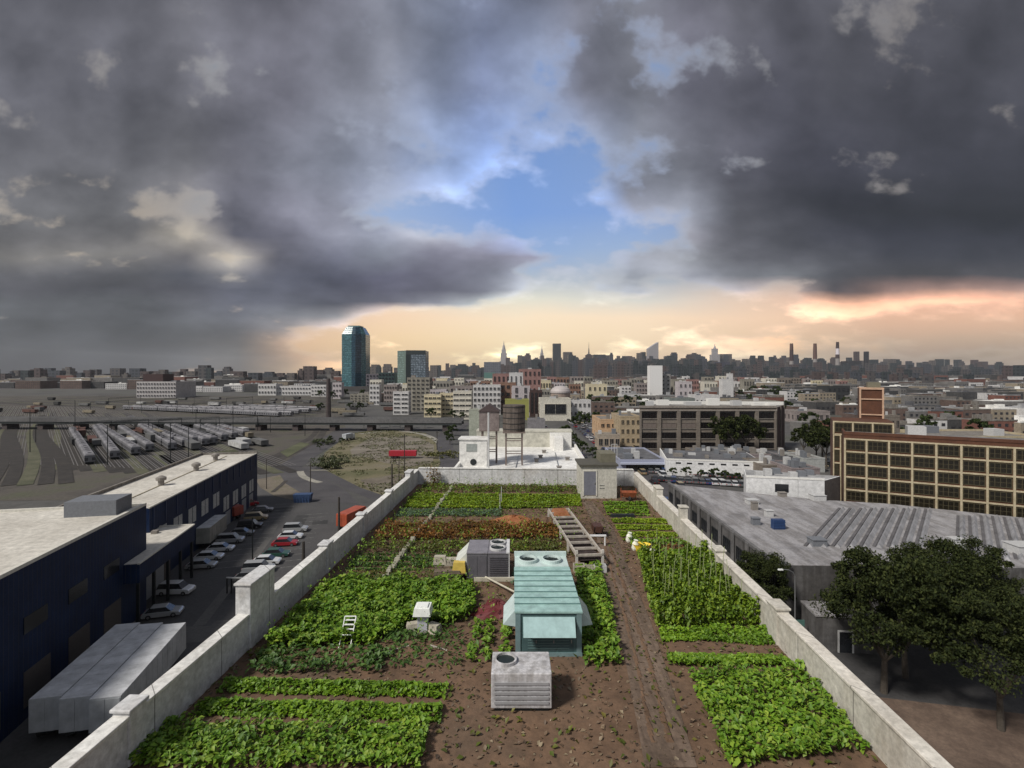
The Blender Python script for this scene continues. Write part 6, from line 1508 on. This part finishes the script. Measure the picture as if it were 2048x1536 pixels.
# ---------------------------------------------------------------- far skyline
SK = [facade('sky_a', (.085,.078,.078,1), (.03,.03,.035,1), 16, 12, .5, .6), facade('sky_b', (.055,.06,.075,1), (.025,.03,.035,1), 14, 12, .6, .6),
      facade('sky_c', (.12,.105,.095,1), (.05,.045,.045,1), 18, 14, .5, .6), facade('sky_d', (.032,.042,.045,1), (.018,.022,.026,1), 16, 12, .6, .6),
      facade('sky_e', (.085,.062,.06,1), (.035,.028,.028,1), 16, 12, .5, .6)]
PALE = facade('sky_pale', (.36,.34,.35,1), (.20,.19,.2,1), 9, 8, .4, .5)
def tower(px0, px1, pyt, Dp, m_, name, label, steps=(), spire=None, group=None, cat='tower', slant=None, depth=.8):
    w_ = (px1-px0)/F*Dp; zt = ZAT(pyt,Dp)
    t = thing(name, label, cat, (XAT((px0+px1)/2,Dp),Dp,0), 0, group)
    b = MB(); lv = [(1.0,0)]+[(k_, ZAT(yy,Dp)) for k_, yy in steps]
    for i, (k_, zb_) in enumerate(lv):
        z1 = lv[i+1][1] if i+1 < len(lv) else zt
        if slant is not None and i == len(lv)-1:
            zl = ZAT(slant,Dp); h_ = w_*k_/2; d_ = w_*depth
            b.add([(-h_,0,zb_),(h_,0,zb_),(h_,d_,zb_),(-h_,d_,zb_),(-h_,0,zl),(h_,0,z1),(h_,d_,z1),(-h_,d_,zl)],[(0,3,2,1),(4,5,6,7),(0,1,5,4),(1,2,6,5),(2,3,7,6),(3,0,4,7)])
        else: b.box(-w_*k_/2,w_*k_/2,w_*depth*(1-k_)/2,w_*depth*(1+k_)/2,zb_+(.01 if i else 0),z1)
    b.build('shaft', m_, t)
    if spire:
        zs2 = ZAT(spire[0],Dp); b = MB(); kk_ = lv[-1][0]
        b.tube((0,w_*depth/2,zt),(0,w_*depth/2,zt+(zs2-zt)*.5),w_*kk_*spire[1],8,r2=w_*kk_*spire[1]*.45); b.tube((0,w_*depth/2,zt+(zs2-zt)*.5),(0,w_*depth/2,zs2),w_*kk_*spire[1]*.3,6,r2=w_*.01)
        b.build('spire', m_, t)
    return t
tower(998,1016,719,5400,PALE,'spired_skyscraper','famous looking tall grey spired tower rising highest in the centre skyline'.replace('famous looking ',''),((.75,715),(.6,706),(.45,699)) if False else ((.8,716),(.62,712)),None) if False else None
tower(999,1016,699,5400,PALE,'spired_skyscraper','pale grey stepped skyscraper with a tapering spire in the centre skyline',((.72,722),(.5,706)),(681,.42))
tower(1078,1090,706,5000,PALE,'needle_skyscraper','slim grey skyscraper with a needle point left of the flat dark slab',((.75,722),(.5,712)),(690,.42))
tower(1106,1122,687,4200,SK[3],'slab_skyscraper','dark flat-topped slab tower standing out in the centre skyline')
tower(1093,1104,716,4300,SK[2],'tower_block','short pale block between the needle tower and the dark slab')
tower(1127,1145,704,4400,SK[2],'tower_block','pale flat tower just right of the dark slab')
tower(1136,1152,711,4100,SK[3],'tower_block','dark lower block in front of the pale tower right of the slab')
tower(1172,1185,708,4900,SK[1],'masted_tower','bluish tower with a thin mast right of the dark slab',((.6,716),),(684,.2))
tower(1184,1215,709,4200,SK[3],'tower_block','broad dark stepped block right of the masted tower',((.8,716),))
tower(1281,1294,704,4300,SK[3],'tower_block','dark stepped tower left of the slant-topped white tower',((.7,712),))
tower(1297,1317,684,4200,PALE,'slant_top_skyscraper','white skyscraper with a diagonal slanted roof in the right skyline',(),None,slant=697)
tower(1334,1353,711,3900,SK[3],'tower_block','dark round-shouldered tower right of the slant-topped tower',((.7,715),))
tower(1368,1387,716,3900,SK[4],'tower_block','brown flat tower in the right skyline before the pale spired one')
tower(1388,1414,713,4100,SK[1],'tower_block','wide slate tower left of the second pale stepped tower',((.8,717),))
tower(1424,1440,697,4200,PALE,'stepped_skyscraper','second pale stepped tower topped by a small mast on the right',((.62,709),),(687,.3))
tower(1441,1464,708,4300,SK[2],'tower_block','pale square block joined to the right of the second stepped tower')
tower(1430,1460,724,3600,plain('sky_navy', (.035,.038,.06,1), .6),'tower_block','dark navy block under the second stepped tower')
tower(860,874,731,3200,SK[2],'tower_block','pinkish block right of the dark glass block')
tower(912,935,728,3200,SK[3],'tower_block','dark block left of the broad slate block',((.7,731),))
tower(943,958,731,3200,SK[4],'tower_block','brownish tower next to the broad slate block',((.6,734),))
tower(740,758,729,2600,SK[2],'tower_block','brown grey tower immediately right of the teal tower',((.8,733),))
tower(765,782,728,2600,SK[2],'tower_block','brown grey tower left of the dark glass block',((.8,733),))
tower(1711,1719,703,3600,SK[4],'tower_block','thin tower left of the thinner black one at far right')
tower(1731,1738,703,3600,plain('sky_black', (.015,.015,.018,1), .6),'tower_block','thin black tower above the brick tower at far right')
tower(1696,1723,722,3500,plain('sky_black',(0,0,0,1)),'tower_block','squat black block beside the striped chimney')
tower(1745,1757,719,3500,SK[3],'tower_block','small dark tower right of the thin black tower')
tower(1588,1597,709,3600,SK[1],'tower_block','slim slate tower touching the left chimney')
tower(1638,1653,718,3600,SK[3],'tower_block','dark round-headed block right of the middle chimney',((.7,721),))
tower(1503,1511,711,3600,SK[3],'tower_block','slim tower, left of a matching pair right of the navy block')
tower(1519,1528,711,3600,SK[3],'tower_block','slim tower, right of a matching pair right of the navy block')
def stack(px, pyt, label, bands):
    Dp = 3300.0; t = thing('power_station_chimney', label, 'chimney', (XAT(px,Dp),Dp,0)); zt = ZAT(pyt,Dp)
    r0 = 14.0
    b = MB(); b.tube((0,0,0),(0,0,zt*.86),r0,14,r2=r0*.62); b.build('shaft', plain('chimney_grey', (.28,.26,.26,1), .8), t)
    zz = zt*.86; dz = (zt-zz)/len(bands)
    for k_, m_ in enumerate(bands):
        b = MB(); b.tube((0,0,zz+k_*dz),(0,0,zz+(k_+1)*dz),r0*(.66 if len(bands) < 4 else .74),14,r2=r0*.64); b.build('band', m_, t)
BK, WH_ = plain('band_black', (.04,.02,.02,1), .8), plain('band_white', (.65,.6,.64,1), .8)
BRN = plain('band_brown', (.10,.05,.035,1), .8)
def stack2(px, pyt, label, seq):
    Dp = 3300.0; t = thing('power_station_chimney', label, 'chimney', (XAT(px,Dp),Dp,0)); r0 = 12.5
    zprev = 0
    for k_, (py_, m_) in enumerate(seq):
        z1 = ZAT(py_,Dp); b = MB(); b.tube((0,0,zprev),(0,0,z1),r0*(1.1-.1*k_),14,r2=r0*(1.0-.1*k_)); b.build('shaft' if k_ == 0 else 'band', m_, t); zprev = z1
CG = plain('chimney_grey', (.26,.24,.23,1), .8)
stack2(1583,687,'left of the three tall slender chimneys, dark topped',((722,CG),(700,BK),(687,BRN)))
stack2(1630,687,'middle one of the three tall slender chimneys, brown topped',((718,CG),(700,BRN),(687,BRN)))
stack2(1675,684,'right one of the three tall chimneys with black and white bands',((717,CG),(709,BK),(697,WH_),(684,BK)))
# filler towers: individual, labelled by the stretch of skyline they stand in
lm = [(300,'over the rail yard'),(680,'between the two glass towers'),(850,'left of the spired skyscraper'),(1020,'around the dark slab tower'),(1220,'near the slant-topped tower'),(1400,'near the second stepped tower'),(1500,'around the three chimneys'),(1700,'at the far right of the skyline')]
def zone(px):
    r = 'far left of the rail yard'
    for p_, s_ in lm:
        if px >= p_: r = s_
    return r
cn = {0:'grey',1:'slate',2:'tan grey',3:'dark green grey',4:'brownish'}
def env(px): return env0(px)-(6.0 if px > 1100 else 5.0 if px > 1040 else 1.5)
def env0(px):                                       # roof line of the far city
    pts = [(-100,742),(272,743),(400,739),(520,741),(620,741),(680,742),(740,740),(860,738),(900,737),(960,732),(1000,728),(1040,720),(1080,722),(1150,720),(1200,717),(1250,718),(1300,718),(1350,720),(1400,721),(1460,724),(1500,725),(1560,726),(1600,727),(1680,730),(1780,730),(1900,734),(2150,738)]
    for (a_,b_),(c_,d_) in zip(pts[:-1],pts[1:]):
        if a_ <= px <= c_: return b_+(d_-b_)*(px-a_)/(c_-a_)
    return 742
px = -40.0; rs = random.Random(42)
while px < 2090:
    far = 850 < px < 2000
    w_ = rs.uniform(6,13) if far else rs.uniform(8,22)
    k_ = rs.randrange(5); Dp = rs.uniform(3600,4600) if far else rs.uniform(1500,2300)
    yt = env(px)+rs.choice([-9,-6,-3,-1,0,2,5,8,5])*(1 if far else .8)
    st = ((rs.uniform(.5,.8), yt+rs.uniform(2,4)),) if rs.random() < .35 else ()
    if not (676 < px < 735):
        tower(px,px+w_,yt,Dp,SK[k_],'tower_block','%s tower block in the far skyline %s'%(cn[k_],zone(px)),st,None,'%s skyline blocks %s'%(cn[k_],zone(px)))
    px += w_*rs.uniform(.45,.85) if far else w_*rs.uniform(.8,1.5)
# second and third, lower and nearer rows of blocks before the skyline
for lo_, hi_, d0_, d1_, xs_ in ((6,14,2700,3200,880.0),(14,24,1800,2300,1180.0),(24,38,1150,1500,1330.0)):
  px = xs_
  while px < 2090:
    w_ = rs.uniform(5,15); k_ = rs.choice((0,1,3,3,4)); yt = env(px)+rs.uniform(lo_-5,hi_+3)
    tower(px,px+w_,yt,rs.uniform(d0_,d1_),SK[k_],'mid_rise_block','%s mid-rise block before the skyline %s'%(cn[k_],zone(px)),(),None,'%s mid-rise blocks %s'%(cn[k_],zone(px)),cat='building')
    px += w_*rs.uniform(.7,1.25)

# ---------------------------------------------------------------- low city fabric
FB = [('grey', surf('low_grey', (.12,.115,.11,1), (.2,.19,.185,1), .12, .85, 8, .05)), ('brown', surf('low_brown', (.09,.06,.05,1), (.15,.105,.09,1), .12, .85, 8, .05)),
      ('white', WHG), ('tan', surf('low_tan', (.24,.2,.15,1), (.34,.29,.22,1), .12, .85, 8, .05)), ('dark', surf('low_dark', (.04,.04,.042,1), (.08,.078,.078,1), .12, .85, 8, .05)),
      ('brick red', surf('low_red', (.14,.055,.04,1), (.2,.09,.07,1), .12, .85, 8, .05))]
FR = [CONC, surf('roof_grey',(0,0,0,1),(0,0,0,1)), surf('roof_dirty',(0,0,0,1),(0,0,0,1)), WROOF, surf('roof_light',(0,0,0,1),(0,0,0,1))]
FWG = plain('far_glass', (.03,.03,.035,1), .3)
def lzone(px, Dp):
    s_ = 'left of the teal tower' if px < 700 else 'between the glass block and the water tank' if px < 1150 else 'around the white tower' if px < 1500 else 'right of the factory'
    return ('near ' if Dp < 500 else 'middle ' if Dp < 1000 else 'far ')+'rows '+s_
taken = [(a0,a1,Dp) for (a0,a1,yt,Dp,*_) in mid]
for Dp, xa_, xb_, wlo, whi, hlo, hhi, gap in ((270,1600,2060,12,20,4,8,1.1),(300,1130,1290,10,18,5,9,1.15),(330,1600,2060,12,22,5,10,1.05),(400,1090,2060,14,24,5,10,1.08),(470,1090,2060,14,24,5,12,1.06),(560,680,2060,14,26,6,13,1.08),(650,1080,2060,16,28,7,14,1.05),(760,740,2060,20,32,8,16,1.05),(880,330,2060,22,40,8,18,1.08),(1050,-20,2060,28,50,9,20,1.1),(1350,-20,2060,36,70,10,24,1.05),(1800,-20,2060,50,90,12,28,1.0)):
    px = xa_+rs.uniform(0,8)
    while px < xb_:
        wm = rs.uniform(wlo,whi); wp = wm*F/Dp
        D2 = Dp+rs.uniform(-.05,.05)*Dp; X = XAT(px+wp/2, D2)
        ok = not (34 < X < 62 and D2 < 700)
        for a0,a1,dd in taken:
            if abs(dd-D2) < 45 and px+wp > a0 and px < a1: ok = False
        if px < 720 and D2 < 640: ok = False
        if 670 < px+wp/2 < 740 and D2 < 950: ok = False
        if ok:
            ci = rs.choices(range(6), (5,4,2.4,3,4,2))[0]; cnm, wmt = FB[ci]; h_ = rs.uniform(hlo,hhi); d_ = wm*rs.uniform(.6,1.1)
            zn_ = lzone(px,D2)
            knd = 'row_house' if D2 < 520 else 'low_building' if D2 < 1000 else 'distant_warehouse'
            t = thing(knd, '%s low building in the %s'%(cnm,zn_), 'building', (X,D2,0), rs.uniform(-.1,.1), '%s low buildings in the %s'%(cnm,zn_))
            b = MB(); b.box(-wm/2,wm/2,0,d_,0,h_,0)
            ml = [wmt]
            if D2 < 1200:
                nw = int(wm/3.6)
                for j in range(int(h_/3.6)):
                    for i in range(nw):
                        x0 = -wm/2+(i+.28)*wm/nw; b.box(x0,x0+wm/nw*.45,-.08,-.005,1.2+j*3.5,2.8+j*3.5,1)
                ml.append(FWG)
            b.build('wall', ml, t)
            b = MB(); b.box(-wm/2+.3,wm/2-.3,.3,d_-.3,h_+.003,h_+.1); b.box(-wm/2-.1,wm/2+.1,-.15,.295,h_+.003,h_+.8)
            for q in range(rs.randrange(1,4)):
                x0 = rs.uniform(-.4,.2)*wm; y0 = rs.uniform(.1,.6)*d_; b.box(x0,x0+rs.uniform(1.5,.2*wm+1.6),y0,y0+2.5,h_+.1,h_+rs.uniform(1,3.4))
            b.build('roof', rs.choice(FR), t)
        px += wp*gap

# ---------------------------------------------------------------- the air
hm = bpy.data.materials.new('haze'); hm.use_nodes = True; ht = hm.node_tree
for n_ in list(ht.nodes):
    if n_.type == 'BSDF_PRINCIPLED': ht.nodes.remove(n_)
pv = ht.nodes.new('ShaderNodeVolumePrincipled'); pv.inputs['Color'].default_value = (.78,.81,.88,1); pv.inputs['Density'].default_value = 3.4e-5
ht.links.new(pv.outputs[0], ht.nodes['Material Output'].inputs['Volume'])
b = MB(); b.box(-8800,8800,-280,13500,-1,460); hz = b.build('haze', hm); hz['kind'] = 'stuff'
